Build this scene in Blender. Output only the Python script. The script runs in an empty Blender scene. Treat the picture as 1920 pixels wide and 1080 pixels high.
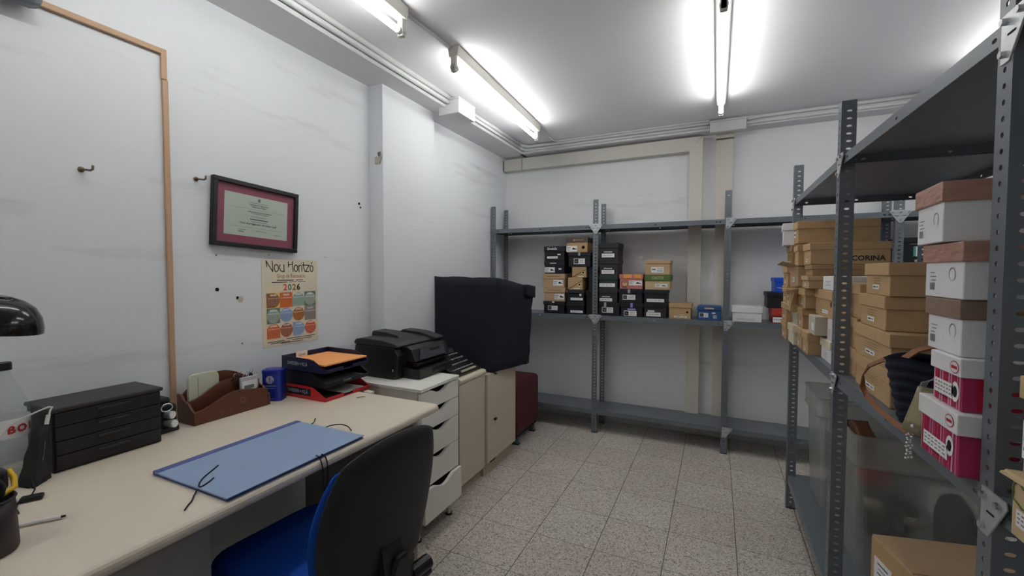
import bpy, bmesh, math, random
from mathutils import Vector, Matrix, noise
random.seed(7)
PI = math.pi
SC = bpy.context.scene
COL = SC.collection

# ------------------------------------------------------------------ materials
def lin(c):
    out = []
    for v in c:
        v = v / 255.0
        out.append(v / 12.92 if v <= 0.04045 else ((v + 0.055) / 1.055) ** 2.4)
    return out
MATS = {}
def pm(name, rgb, rough=0.55, metal=0.0, var=0.06, scale=18.0, bump=0.0, bscale=None, stretch=(1, 1, 1), spec=0.4, detail=3.0):
    """procedural painted / printed / cloth surface: noise-varied colour, optional noise bump"""
    m = bpy.data.materials.new(name); m.use_nodes = True
    nt = m.node_tree; N = nt.nodes; L = nt.links
    b = N['Principled BSDF']
    b.inputs['Roughness'].default_value = rough
    b.inputs['Metallic'].default_value = metal
    b.inputs['Specular IOR Level'].default_value = spec
    c = lin(rgb)
    tc = N.new('ShaderNodeTexCoord'); mp = N.new('ShaderNodeMapping')
    mp.inputs['Scale'].default_value = stretch
    L.new(tc.outputs['Object'], mp.inputs['Vector'])
    nz = N.new('ShaderNodeTexNoise'); nz.inputs['Scale'].default_value = scale; nz.inputs['Detail'].default_value = detail
    L.new(mp.outputs['Vector'], nz.inputs['Vector'])
    mx = N.new('ShaderNodeMix'); mx.data_type = 'RGBA'
    mx.inputs['A'].default_value = [max(0, v * (1 - var)) for v in c] + [1]
    mx.inputs['B'].default_value = [min(1, v * (1 + var)) for v in c] + [1]
    L.new(nz.outputs['Fac'], mx.inputs['Factor'])
    L.new(mx.outputs['Result'], b.inputs['Base Color'])
    if bump:
        n2 = N.new('ShaderNodeTexNoise'); n2.inputs['Scale'].default_value = bscale or scale * 3; n2.inputs['Detail'].default_value = 3
        L.new(mp.outputs['Vector'], n2.inputs['Vector'])
        bp = N.new('ShaderNodeBump'); bp.inputs['Strength'].default_value = bump; bp.inputs['Distance'].default_value = 0.004
        L.new(n2.outputs['Fac'], bp.inputs['Height']); L.new(bp.outputs['Normal'], b.inputs['Normal'])
    MATS[name] = m
    return m
def clear(name, rgb, opac, rough=0.25):
    """thin translucent plastic"""
    m = bpy.data.materials.new(name); m.use_nodes = True
    nt = m.node_tree; N = nt.nodes; L = nt.links
    b = N['Principled BSDF']; out = N['Material Output']
    b.inputs['Base Color'].default_value = lin(rgb) + [1]; b.inputs['Roughness'].default_value = rough
    t = N.new('ShaderNodeBsdfTransparent'); t.inputs['Color'].default_value = (0.93, 0.95, 0.95, 1)
    nz = N.new('ShaderNodeTexNoise'); nz.inputs['Scale'].default_value = 9
    tc = N.new('ShaderNodeTexCoord'); L.new(tc.outputs['Object'], nz.inputs['Vector'])
    mr = N.new('ShaderNodeMapRange'); mr.inputs['To Min'].default_value = opac * 0.8; mr.inputs['To Max'].default_value = min(1, opac * 1.2)
    L.new(nz.outputs['Fac'], mr.inputs['Value'])
    mx = N.new('ShaderNodeMixShader')
    L.new(mr.outputs['Result'], mx.inputs['Fac']); L.new(t.outputs['BSDF'], mx.inputs[1]); L.new(b.outputs['BSDF'], mx.inputs[2])
    L.new(mx.outputs['Shader'], out.inputs['Surface'])
    MATS[name] = m
    return m
def emit(name, rgb, strength):
    m = bpy.data.materials.new(name); m.use_nodes = True
    nt = m.node_tree; N = nt.nodes
    b = N['Principled BSDF']
    b.inputs['Base Color'].default_value = (0.8, 0.8, 0.8, 1)
    b.inputs['Emission Color'].default_value = lin(rgb) + [1]; b.inputs['Emission Strength'].default_value = strength
    MATS[name] = m
    return m

# --- walls: old off-white paint with faint smears
def wall_mat(name, rgb, streak=0.5):
    m = pm(name, rgb, rough=0.75, var=0.035, scale=1.3, bump=0.12, bscale=40, spec=0.25, detail=5)
    nt = m.node_tree; N = nt.nodes; L = nt.links
    b = N['Principled BSDF']
    src = b.inputs['Base Color'].links[0].from_socket
    tc = N['Texture Coordinate'] if 'Texture Coordinate' in N else N.new('ShaderNodeTexCoord')
    mp = N.new('ShaderNodeMapping'); mp.inputs['Scale'].default_value = (0.5, 0.35, 2.6)
    L.new(tc.outputs['Object'], mp.inputs['Vector'])
    nz = N.new('ShaderNodeTexNoise'); nz.inputs['Scale'].default_value = 2.2; nz.inputs['Detail'].default_value = 6; nz.inputs['Roughness'].default_value = 0.65
    L.new(mp.outputs['Vector'], nz.inputs['Vector'])
    cr = N.new('ShaderNodeValToRGB')
    cr.color_ramp.elements[0].position = 0.58; cr.color_ramp.elements[0].color = (0, 0, 0, 1)
    cr.color_ramp.elements[1].position = 0.80; cr.color_ramp.elements[1].color = (streak, streak, streak, 1)
    L.new(nz.outputs['Fac'], cr.inputs['Fac'])
    mx = N.new('ShaderNodeMix'); mx.data_type = 'RGBA'
    L.new(cr.outputs['Color'], mx.inputs['Factor']); L.new(src, mx.inputs['A'])
    mx.inputs['B'].default_value = lin((140, 138, 132)) + [1]
    L.new(mx.outputs['Result'], b.inputs['Base Color'])
    return m
wall_mat('wall_paint', (221, 225, 229))
wall_mat('back_wall_paint', (230, 232, 234), 0.4)
pm('ceiling_paint', (237, 237, 242), 0.85, var=0.03, scale=1.5, bump=0.08, bscale=60)
pm('beam_paint', (222, 221, 225), 0.8, var=0.03, scale=3, bump=0.1)
pm('trunking_paint', (208, 205, 198), 0.6, var=0.04, scale=4)
pm('pier_paint', (212, 206, 196), 0.6, var=0.05, scale=4)
pm('smoke_sheet', (104, 106, 114), 0.4, var=0.05)
pm('pipe_paint', (214, 216, 216), 0.5, var=0.03, scale=8)

# --- floor: terrazzo tiles 30 x 30 cm
def floor_mat():
    m = bpy.data.materials.new('terrazzo_tiles'); m.use_nodes = True
    nt = m.node_tree; N = nt.nodes; L = nt.links
    b = N['Principled BSDF']; b.inputs['Roughness'].default_value = 0.5; b.inputs['Specular IOR Level'].default_value = 0.3
    tc = N.new('ShaderNodeTexCoord')
    mp = N.new('ShaderNodeMapping'); mp.inputs['Location'].default_value = (-0.1356 / 0.3, -0.1518 / 0.3, 0); mp.inputs['Scale'].default_value = (1 / 0.3, 1 / 0.3, 1 / 0.3)
    L.new(tc.outputs['Object'], mp.inputs['Vector'])
    sp = N.new('ShaderNodeSeparateXYZ'); L.new(mp.outputs['Vector'], sp.inputs['Vector'])
    def math_(op, a, bb=None):
        n = N.new('ShaderNodeMath'); n.operation = op
        if isinstance(a, (int, float)): n.inputs[0].default_value = a
        else: L.new(a, n.inputs[0])
        if bb is not None:
            if isinstance(bb, (int, float)): n.inputs[1].default_value = bb
            else: L.new(bb, n.inputs[1])
        return n.outputs[0]
    lines = []
    for ax in ('X', 'Y'):
        f = math_('FRACT', sp.outputs[ax])
        d = math_('ABSOLUTE', math_('SUBTRACT', f, 0.5))
        lines.append(math_('GREATER_THAN', d, 0.5 - (0.0058 if ax == 'X' else 0.0042)))
    line = math_('MAXIMUM', lines[0], lines[1])
    fl = N.new('ShaderNodeVectorMath'); fl.operation = 'FLOOR'; L.new(mp.outputs['Vector'], fl.inputs[0])
    wn = N.new('ShaderNodeTexWhiteNoise'); wn.noise_dimensions = '3D'; L.new(fl.outputs['Vector'], wn.inputs['Vector'])
    vo = N.new('ShaderNodeTexVoronoi'); vo.inputs['Scale'].default_value = 190; L.new(tc.outputs['Object'], vo.inputs['Vector'])
    cr = N.new('ShaderNodeValToRGB'); cr.color_ramp.interpolation = 'CONSTANT'
    e = cr.color_ramp.elements
    e[0].position = 0; e[0].color = lin((150, 140, 134)) + [1]
    e[1].position = 0.14; e[1].color = lin((190, 181, 174)) + [1]
    for p, c in ((0.36, (209, 201, 193)), (0.62, (217, 210, 203)), (0.84, (205, 190, 179)), (0.94, (230, 226, 220))):
        x = e.new(p); x.color = lin(c) + [1]
    sc = N.new('ShaderNodeSeparateColor'); L.new(vo.outputs['Color'], sc.inputs['Color'])
    L.new(sc.outputs['Red'], cr.inputs['Fac'])
    nz = N.new('ShaderNodeTexNoise'); nz.inputs['Scale'].default_value = 2.0; nz.inputs['Detail'].default_value = 4; L.new(tc.outputs['Object'], nz.inputs['Vector'])
    v1 = math_('ADD', math_('MULTIPLY', wn.outputs['Value'], 0.10), math_('MULTIPLY', nz.outputs['Fac'], 0.22))
    br = math_('ADD', v1, 0.82)
    mul = N.new('ShaderNodeMix'); mul.data_type = 'RGBA'; mul.blend_type = 'MULTIPLY'; mul.inputs['Factor'].default_value = 1
    tint = N.new('ShaderNodeMix'); tint.data_type = 'RGBA'
    tint.inputs['A'].default_value = (1.0, 0.94, 0.90, 1); tint.inputs['B'].default_value = (0.95, 0.98, 0.97, 1)
    L.new(wn.outputs['Value'], tint.inputs['Factor'])
    m0 = N.new('ShaderNodeMix'); m0.data_type = 'RGBA'; m0.blend_type = 'MULTIPLY'; m0.inputs['Factor'].default_value = 0.40
    L.new(cr.outputs['Color'], m0.inputs['A']); L.new(tint.outputs['Result'], m0.inputs['B'])
    L.new(m0.outputs['Result'], mul.inputs['A'])
    cb = N.new('ShaderNodeCombineColor')
    for k in ('Red', 'Green', 'Blue'): L.new(br, cb.inputs[k])
    L.new(cb.outputs['Color'], mul.inputs['B'])
    mx = N.new('ShaderNodeMix'); mx.data_type = 'RGBA'
    L.new(line, mx.inputs['Factor']); L.new(mul.outputs['Result'], mx.inputs['A']); mx.inputs['B'].default_value = lin((96, 88, 80)) + [1]
    L.new(mx.outputs['Result'], b.inputs['Base Color'])
    MATS['terrazzo'] = m
floor_mat()

pm('steel', (112, 119, 127), 0.42, metal=0.25, var=0.08, scale=6, spec=0.5)
pm('steel_shelf', (112, 120, 128), 0.36, metal=0.2, var=0.10, scale=4, spec=0.5)
pm('zinc', (196, 202, 204), 0.35, metal=0.6, var=0.14, scale=60)
pm('chrome', (205, 208, 212), 0.22, metal=0.9, var=0.05)
pm('kraft', (186, 156, 118), 0.8, var=0.10, scale=30, bump=0.1, bscale=120, spec=0.2)
pm('kraft_dark', (166, 137, 104), 0.8, var=0.10, scale=30, spec=0.2)
pm('kraft_pale', (196, 174, 138), 0.8, var=0.08, scale=30, spec=0.2)
pm('kraft_pink', (190, 160, 128), 0.8, var=0.08, scale=30, spec=0.2)
pm('cream_card', (216, 208, 182), 0.75, var=0.05, scale=20)
pm('grey_card', (188, 182, 165), 0.75, var=0.06, scale=20)
pm('white_card', (226, 226, 229), 0.6, var=0.03, scale=20)
pm('blush_card', (222, 212, 216), 0.6, var=0.03, scale=20)
pm('black_card', (30, 31, 37), 0.5, var=0.15, scale=20, spec=0.4)
pm('brown_black_card', (50, 44, 45), 0.55, var=0.12, scale=20)
pm('brown_card', (88, 73, 66), 0.6, var=0.10, scale=20)
pm('green_card', (44, 60, 53), 0.55, var=0.10, scale=20)
pm('grass_card', (84, 112, 60), 0.6, var=0.08, scale=20)
pm('pink_card', (200, 128, 120), 0.6, var=0.08, scale=20)
pm('orange_card', (238, 166, 92), 0.6, var=0.06, scale=20)
pm('blue_card', (44, 86, 142), 0.5, var=0.10, scale=20)
pm('bright_blue_card', (30, 82, 205), 0.45, var=0.06, scale=20)
pm('red_card', (186, 66, 54), 0.5, var=0.08, scale=20)
pm('dark_red_card', (150, 34, 38), 0.5, var=0.08, scale=20)
pm('magenta', (178, 52, 98), 0.5, var=0.06, scale=20)
pm('crimson', (190, 28, 62), 0.5, var=0.08, scale=20)
pm('light_pink', (222, 150, 178), 0.5, var=0.04)
pm('copper_foil', (196, 152, 136), 0.38, metal=0.45, var=0.26, scale=14, bump=0.6, bscale=30, stretch=(1, 1, 4))
pm('copper_kraft', (146, 122, 108), 0.55, metal=0.2, var=0.25, scale=14, bump=0.3, bscale=30, stretch=(1, 1, 4))
pm('sticker', (236, 236, 236), 0.55, var=0.02)
pm('ink', (28, 28, 30), 0.7, var=0.05)
pm('grey_ink', (120, 120, 122), 0.7, var=0.05)
pm('faint_ink', (128, 100, 70), 0.8, var=0.05)
pm('white_ink', (232, 232, 232), 0.6, var=0.02)
pm('hole_dark', (16, 14, 13), 0.9, var=0.1)
pm('lilac_tag', (150, 150, 214), 0.5, var=0.05)
pm('grey_tag', (170, 172, 184), 0.5, var=0.05)
pm('yellow_ring', (226, 206, 138), 0.5, var=0.05)
pm('teal_ink', (90, 160, 140), 0.6, var=0.05)
pm('clear_tape', (214, 190, 150), 0.25, var=0.05)

pm('desk_laminate', (218, 207, 189), 0.42, var=0.035, scale=5, spec=0.45)
pm('desk_edge', (206, 194, 175), 0.45, var=0.05, scale=6, stretch=(6, 1, 6))
pm('desk_grey', (150, 146, 138), 0.55, var=0.04)
pm('desk_dark', (66, 62, 60), 0.6, var=0.08)
pm('white_lacquer', (236, 235, 229), 0.4, var=0.02, scale=6)
pm('drawer_side', (206, 200, 186), 0.5, var=0.03, scale=6)
pm('beech_laminate', (214, 202, 182), 0.5, var=0.07, scale=9, stretch=(3, 0.6, 14), detail=5)
pm('beech_edge', (186, 172, 150), 0.5, var=0.07, scale=9, stretch=(3, 0.6, 14))
pm('black_plastic', (26, 27, 29), 0.38, var=0.08, scale=20, spec=0.45)
pm('black_matte', (30, 31, 33), 0.7, var=0.10, scale=30)
pm('black_gloss', (14, 15, 16), 0.12, var=0.05, spec=0.6)
pm('printer_lid', (46, 47, 51), 0.5, var=0.08, scale=40, bump=0.1, bscale=200)
pm('printer_panel', (66, 68, 78), 0.18, var=0.10, spec=0.6)
pm('cover_fabric', (35, 38, 50), 0.8, var=0.14, scale=12, bump=0.25, bscale=90, spec=0.3)
pm('maroon_vinyl', (84, 34, 39), 0.5, var=0.10, scale=8, bump=0.15, bscale=120)
pm('chair_black', (37, 38, 42), 0.55, var=0.07, scale=60, bump=0.12, bscale=300)
pm('chair_blue', (28, 76, 168), 0.9, var=0.12, scale=60, bump=0.25, bscale=300, spec=0.15)
pm('folder_blue', (142, 163, 194), 0.6, var=0.04, scale=14)
pm('folder_edge', (86, 96, 152), 0.6, var=0.05)
pm('folder_under', (60, 84, 138), 0.6, var=0.05)
pm('cord_black', (24, 23, 26), 0.8, var=0.1)
pm('chest_black', (34, 31, 33), 0.45, var=0.12, scale=20, bump=0.15, bscale=120)
pm('chest_top', (52, 47, 48), 0.45, var=0.12, scale=30)
pm('dark_wood', (96, 56, 38), 0.4, var=0.22, scale=7, stretch=(8, 1, 8), detail=6)
pm('dark_wood_edge', (130, 84, 64), 0.4, var=0.15, scale=7)
pm('carved_wood', (142, 92, 66), 0.5, var=0.1)
pm('tin_blue', (34, 56, 162), 0.28, metal=0.3, var=0.06, spec=0.6)
pm('tray_navy', (30, 34, 66), 0.35, var=0.06)
pm('tray_smoke', (26, 28, 32), 0.3, var=0.06)
pm('tray_red', (196, 40, 48), 0.35, var=0.06)
pm('paper_orange', (246, 168, 102), 0.7, var=0.03)
pm('paper_white', (226, 224, 222), 0.7, var=0.03)
pm('pale_green_card', (196, 200, 178), 0.55, var=0.05, scale=10)
pm('pine', (190, 156, 126), 0.55, var=0.12, scale=8, stretch=(8, 8, 0.8), detail=5)
pm('pine_rail', (190, 156, 126), 0.55, var=0.12, scale=8, stretch=(8, 0.8, 8), detail=5)
pm('frame_black', (22, 21, 23), 0.4, var=0.08)
pm('mount_maroon', (152, 56, 86), 0.7, var=0.06, scale=20)
pm('diploma_paper', (202, 206, 192), 0.6, var=0.04, scale=6)
pm('poster_paper', (222, 212, 190), 0.6, var=0.03, scale=6)
for nm, c in dict(p_brown=(150, 96, 54), p_orange=(212, 108, 56), p_sage=(150, 176, 164), p_green=(98, 128, 124), p_blue=(136, 168, 208),
                  p_rust=(166, 92, 58), p_grey=(140, 138, 138), p_red=(210, 92, 60), p_mustard=(166, 110, 48), p_lemon=(226, 206, 120), p_pine=(62, 92, 76)).items():
    pm(nm, c, 0.6, var=0.04)
pm('batten_enamel', (206, 204, 196), 0.4, var=0.03)
pm('socket_plastic', (206, 200, 184), 0.45, var=0.03)
pm('wire_dark', (60, 58, 56), 0.6, var=0.1)
pm('rust_metal', (110, 92, 74), 0.5, metal=0.4, var=0.2)
pm('basket_navy', (34, 38, 54), 0.85, var=0.35, scale=40, bump=0.5, bscale=90)
pm('strap_leather', (132, 82, 46), 0.5, var=0.14, scale=20)
pm('clutch_gold', (170, 160, 130), 0.35, metal=0.4, var=0.14, scale=30)
pm('crystal', (220, 222, 224), 0.15, metal=0.4, var=0.1)
pm('shoe_brown', (104, 70, 48), 0.5, var=0.12)
pm('lamp_white', (214, 212, 204), 0.5, var=0.03)
pm('yellow_plastic', (222, 178, 36), 0.4, var=0.06)
pm('mesh_cup', (52, 38, 40), 0.45, var=0.15, scale=120)
pm('label_red', (190, 50, 48), 0.5, var=0.05)
pm('plaster', (190, 186, 174), 0.9, var=0.2, scale=30, bump=0.5)
pm('red_stuff', (190, 40, 48), 0.6, var=0.2, scale=12)
pm('dark_stuff', (34, 32, 36), 0.6, var=0.3, scale=12)
pm('pale_stuff', (168, 158, 126), 0.5, var=0.2, scale=12)
clear('bin_plastic', (182, 182, 178), 0.42, 0.3)
clear('bin_frosted', (186, 184, 178), 0.58, 0.35)
clear('bottle_plastic', (205, 210, 210), 0.12, 0.1)
clear('pouch_plastic', (214, 216, 216), 0.35, 0.12)
clear('frame_glass', (220, 224, 224), 0.04, 0.05)
TUBE = emit('tube_glow', (255, 255, 250), 15.0)

# ------------------------------------------------------------------ mesh builder
class MB:
    def __init__(s):
        s.bm = bmesh.new(); s.mats = []
    def mi(s, m):
        if m not in s.mats: s.mats.append(m)
        return s.mats.index(m)
    def merge(s, tmp, m, mat=None, smooth=False):
        i = s.mi(m)
        for f in tmp.faces: f.material_index = i; f.smooth = smooth
        if mat is not None: bmesh.ops.transform(tmp, matrix=mat, verts=tmp.verts)
        me = bpy.data.meshes.new('t'); tmp.to_mesh(me); tmp.free()
        s.bm.from_mesh(me); bpy.data.meshes.remove(me)
    def box(s, x0, x1, y0, y1, z0, z1, m, bev=0.0, mat=None, seg=2):
        t = bmesh.new(); bmesh.ops.create_cube(t, size=1)
        bmesh.ops.transform(t, matrix=Matrix.Translation(((x0 + x1) / 2, (y0 + y1) / 2, (z0 + z1) / 2)) @ Matrix.Diagonal((x1 - x0, y1 - y0, z1 - z0, 1)), verts=t.verts)
        if bev: bmesh.ops.bevel(t, geom=list(t.edges), offset=bev, segments=seg, profile=0.5, affect='EDGES')
        s.merge(t, m, mat)
    def face(s, pts, m, smooth=False):
        i = s.mi(m)
        f = s.bm.faces.new([s.bm.verts.new(p) for p in pts]); f.material_index = i; f.smooth = smooth
    def prism(s, pts, m, axis='y', a=0.0, b=1.0, bev=0.0, mat=None, smooth=False):
        """2-D outline extruded along an axis.  axis y: pts=(x,z); x: pts=(y,z); z: pts=(x,y)"""
        def P(u, v, w):
            return {'y': (u, w, v), 'x': (w, u, v), 'z': (u, v, w)}[axis]
        t = bmesh.new()
        A = [t.verts.new(P(u, v, a)) for u, v in pts]; B = [t.verts.new(P(u, v, b)) for u, v in pts]
        n = len(pts)
        t.faces.new(A); t.faces.new(list(reversed(B)))
        for k in range(n): t.faces.new((A[k], B[k], B[(k + 1) % n], A[(k + 1) % n]))
        bmesh.ops.recalc_face_normals(t, faces=list(t.faces))
        if bev: bmesh.ops.bevel(t, geom=list(t.edges), offset=bev, segments=2, profile=0.5, affect='EDGES')
        s.merge(t, m, mat, smooth)
    def cyl(s, p0, p1, r, m, r2=None, seg=16, smooth=True):
        p0 = Vector(p0); p1 = Vector(p1); d = p1 - p0
        t = bmesh.new()
        bmesh.ops.create_cone(t, cap_ends=True, segments=seg, radius1=r, radius2=r if r2 is None else r2, depth=d.length)
        M = Matrix.Translation((p0 + p1) / 2) @ d.to_track_quat('Z', 'Y').to_matrix().to_4x4()
        s.merge(t, m, M, False)
        if smooth:
            for f in s.bm.faces[-(seg + 2):] if False else ():
                f.smooth = True
    def sphere(s, c, r, m, sc=(1, 1, 1), seg=16, rot=None):
        t = bmesh.new(); bmesh.ops.create_uvsphere(t, u_segments=seg, v_segments=max(6, seg // 2), radius=r)
        M = Matrix.Translation(c) @ (rot or Matrix.Identity(4)) @ Matrix.Diagonal((sc[0], sc[1], sc[2], 1))
        s.merge(t, m, M, True)
    def lathe(s, prof, m, c=(0, 0, 0), seg=32, mat=None, sx=1.0, sy=1.0):
        t = bmesh.new(); rings = []
        for r, z in prof:
            if r < 1e-6: rings.append([t.verts.new((0, 0, z))])
            else: rings.append([t.verts.new((sx * r * math.cos(2 * PI * k / seg), sy * r * math.sin(2 * PI * k / seg), z)) for k in range(seg)])
        for A, B in zip(rings, rings[1:]):
            for k in range(seg):
                q = (k + 1) % seg
                if len(A) == 1 and len(B) == 1: continue
                if len(A) == 1: t.faces.new((A[0], B[k], B[q]))
                elif len(B) == 1: t.faces.new((A[k], A[q], B[0]))
                else: t.faces.new((A[k], A[q], B[q], B[k]))
        s.merge(t, m, Matrix.Translation(c) @ (mat or Matrix.Identity(4)), True)
    def tube(s, path, r, m, seg=8, flat=None, caps=True):
        """round tube along a polyline; flat=(half width, half thickness, up vector) makes a strap"""
        P = [Vector(p) for p in path]; t = bmesh.new(); rings = []
        up = Vector((0, 0, 1))
        n = len(P); prev = None
        for i in range(n):
            d = (P[min(i + 1, n - 1)] - P[max(i - 1, 0)]).normalized()
            if prev is None:
                a = d.cross(up if abs(d.dot(up)) < 0.95 else Vector((1, 0, 0))).normalized()
            else:
                a = (prev - d * prev.dot(d)).normalized()
            prev = a; b = d.cross(a).normalized()
            if flat:
                w, h, ref = flat; ref = Vector(ref)
                a2 = (ref - d * ref.dot(d)).normalized(); b2 = d.cross(a2)
                rings.append([t.verts.new(P[i] + a2 * (w * x) + b2 * (h * y)) for x, y in ((1, 1), (-1, 1), (-1, -1), (1, -1))])
            else:
                rings.append([t.verts.new(P[i] + a * (r * math.cos(2 * PI * k / seg)) + b * (r * math.sin(2 * PI * k / seg))) for k in range(seg)])
        for A, B in zip(rings, rings[1:]):
            q = len(A)
            for k in range(q): t.faces.new((A[k], A[(k + 1) % q], B[(k + 1) % q], B[k]))
        if caps: t.faces.new(rings[0]); t.faces.new(list(reversed(rings[-1])))
        bmesh.ops.recalc_face_normals(t, faces=list(t.faces))
        s.merge(t, m, None, not flat)
    def text(s, txt, size, origin, xd, yd, m, align='CENTER', width=None, shear=0.0, bold=0.0):
        cu = bpy.data.curves.new('txt', 'FONT'); cu.body = txt; cu.size = size; cu.align_x = align; cu.align_y = 'CENTER'; cu.shear = shear
        cu.resolution_u = 2; cu.offset = bold
        o = bpy.data.objects.new('txt', cu); COL.objects.link(o)
        dg = bpy.context.evaluated_depsgraph_get(); dg.update()
        me = bpy.data.meshes.new_from_object(o.evaluated_get(dg))
        bpy.data.objects.remove(o); bpy.data.curves.remove(cu)
        X = Vector(xd).normalized(); Y = Vector(yd).normalized(); Z = X.cross(Y)
        k = 1.0
        if width and len(me.vertices):
            xs = [v.co.x for v in me.vertices]; k = width / max(1e-6, max(xs) - min(xs))
        M = Matrix((X * k, Y, Z)).transposed().to_4x4(); M.translation = Vector(origin)
        i = s.mi(m); t = bmesh.new(); t.from_mesh(me); bpy.data.meshes.remove(me)
        s.merge(t, m, M)
    def rect(s, c, xd, yd, w, h, m):
        c = Vector(c); X = Vector(xd).normalized() * (w / 2); Y = Vector(yd).normalized() * (h / 2)
        s.face([c - X - Y, c + X - Y, c + X + Y, c - X + Y], m)
    def disc(s, c, xd, yd, r, m, seg=20, r0=None, a0=0.0, a1=2 * PI):
        c = Vector(c); X = Vector(xd).normalized(); Y = Vector(yd).normalized()
        full = abs(a1 - a0) > 2 * PI - 1e-6
        n = seg if full else seg + 1
        A = [a0 + (a1 - a0) * k / seg for k in range(n)]
        if r0 is None:
            s.face([c + X * (r * math.cos(a)) + Y * (r * math.sin(a)) for a in A], m)
        else:
            for k in range(seg):
                a, b = A[k], A[(k + 1) % n]
                s.face([c + (X * math.cos(q) + Y * math.sin(q)) * rr for q, rr in ((a, r0), (b, r0), (b, r), (a, r))][::-1], m)
    def perf(s, o, u, v, L, W, holes, m, th=0.002, hu=0.007, hv=0.013):
        """punched sheet strip: o corner, u along, v across; holes = list of (start,end,bool)"""
        o = Vector(o); u = Vector(u); v = Vector(v); n = u.cross(v).normalized() * th
        i = s.mi(m)
        def F(pts):
            f = s.bm.faces.new([s.bm.verts.new(p) for p in pts]); f.material_index = i
        for a, b, h in holes:
            if not h:
                q = [o + u * a, o + u * b, o + u * b + v * W, o + u * a + v * W]
                F(q); F([p + n for p in reversed(q)])
            else:
                c = o + u * ((a + b) / 2) + v * (W / 2)
                du = (b - a) / 2; dv = W / 2
                out = [c + u * x + v * y for x, y in ((du, 0), (du, dv), (0, dv), (-du, dv), (-du, 0), (-du, -dv), (0, -dv), (du, -dv))]
                inn = [c + u * (hu / 2 * x) + v * (hv / 2 * y) for x, y in ((1, 0), (.75, .75), (0, 1), (-.75, .75), (-1, 0), (-.75, -.75), (0, -1), (.75, -.75))]
                for k in range(8):
                    k2 = (k + 1) % 8
                    F([inn[k], out[k], out[k2], inn[k2]]); F([inn[k2] + n, out[k2] + n, out[k] + n, inn[k] + n]); F([inn[k], inn[k2], inn[k2] + n, inn[k] + n])
            for w in (0, W):
                F([o + u * a + v * w, o + u * b + v * w, o + u * b + v * w + n, o + u * a + v * w + n])
        for a in (0, L): F([o + u * a, o + u * a + v * W, o + u * a + v * W + n, o + u * a + n])
    def hexa(s, c, m, n=6, jit=0.0, smooth=True):
        """six-sided solid through 8 corners (x-y loop bottom then top), gridded and slightly crumpled"""
        c = [Vector(p) for p in c]; t = bmesh.new(); V = {}
        def P(a, b, d):
            k = (a, b, d)
            if k in V: return V[k]
            x, y, z = a / n, b / n, d / n
            lo = (c[0] * (1 - x) + c[1] * x) * (1 - y) + (c[3] * (1 - x) + c[2] * x) * y
            hi = (c[4] * (1 - x) + c[5] * x) * (1 - y) + (c[7] * (1 - x) + c[6] * x) * y
            p = lo * (1 - z) + hi * z
            if jit: p = p + Vector((random.uniform(-jit, jit), random.uniform(-jit, jit), random.uniform(-jit, jit)))
            V[k] = t.verts.new(p); return V[k]
        for i in range(n):
            for j in range(n):
                for q in ((0, 1), (n, 0)):
                    for f in (lambda a, b: (a, b, q[0]), lambda a, b: (a, q[0], b), lambda a, b: (q[0], a, b)):
                        t.faces.new([P(*f(i, j)), P(*f(i + 1, j)), P(*f(i + 1, j + 1)), P(*f(i, j + 1))])
        bmesh.ops.recalc_face_normals(t, faces=list(t.faces))
        s.merge(t, m, None, smooth)
    def build(s, name, parent=None, world=False, smooth_angle=None):
        me = bpy.data.meshes.new(name); s.bm.to_mesh(me); s.bm.free()
        for m in s.mats: me.materials.append(MATS[m])
        o = bpy.data.objects.new(name, me); COL.objects.link(o)
        if parent is not None:
            o.parent = parent
            if world: o.matrix_parent_inverse = full(parent).inverted()
        if smooth_angle:
            me.shade_smooth(); 
            try: me.set_sharp_from_angle(angle=math.radians(smooth_angle))
            except Exception: pass
        return o
def full(o):
    M = o.matrix_basis.copy()
    if o.parent: M = full(o.parent) @ o.matrix_parent_inverse @ M
    return M
def tag(o, label, cat, group=None, kind=None):
    if label: o['label'] = label
    if cat: o['category'] = cat
    if group: o['group'] = group
    if kind: o['kind'] = kind
    return o
def thing(name, label, cat, loc=(0, 0, 0), rz=0.0, group=None, rot=None):
    o = bpy.data.objects.new(name, None); COL.objects.link(o); o.empty_display_size = 0.05
    o.location = loc; o.rotation_euler = rot or (0, 0, rz)
    return tag(o, label, cat, group)
def struct(name, mb):
    o = mb.build(name); o['kind'] = 'structure'; return o
def dup(root, loc, rz, label=None, group=None):
    r = root.copy(); COL.objects.link(r); r.location = loc; r.rotation_euler = (0, 0, rz)
    if label: r['label'] = label
    if group: r['group'] = group
    for ch in list(root.children):
        c = ch.copy(); COL.objects.link(c); c.parent = r
        for g in list(ch.children):
            d = g.copy(); COL.objects.link(d); d.parent = c
    return r

# ------------------------------------------------------------------ camera
CAMLOC = Vector((1.829, 0.0, 1.299))
yaw, pit, rol = 0.441423289, -0.0376281986, 0.00224772182
fw = Vector((-math.sin(yaw) * math.cos(pit), math.cos(yaw) * math.cos(pit), math.sin(pit)))
rr = Vector((math.cos(yaw), math.sin(yaw), 0)); uu = rr.cross(fw)
r2 = rr * math.cos(rol) + uu * math.sin(rol); u2 = -rr * math.sin(rol) + uu * math.cos(rol)
cd = bpy.data.cameras.new('camera'); cam = bpy.data.objects.new('camera', cd); COL.objects.link(cam)
cd.sensor_width = 36; cd.lens = 810.991 / 1920 * 36; cd.clip_start = 0.02
M = Matrix((r2, u2, -fw)).transposed().to_4x4(); M.translation = CAMLOC
cam.matrix_world = M
SC.camera = cam
SC.view_settings.view_transform = 'Standard'; SC.view_settings.look = 'None'; SC.view_settings.gamma = 1
SC.view_settings.use_curve_mapping = False
SC.view_settings.exposure = 0.90
SC.cycles.use_denoising = True
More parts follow.
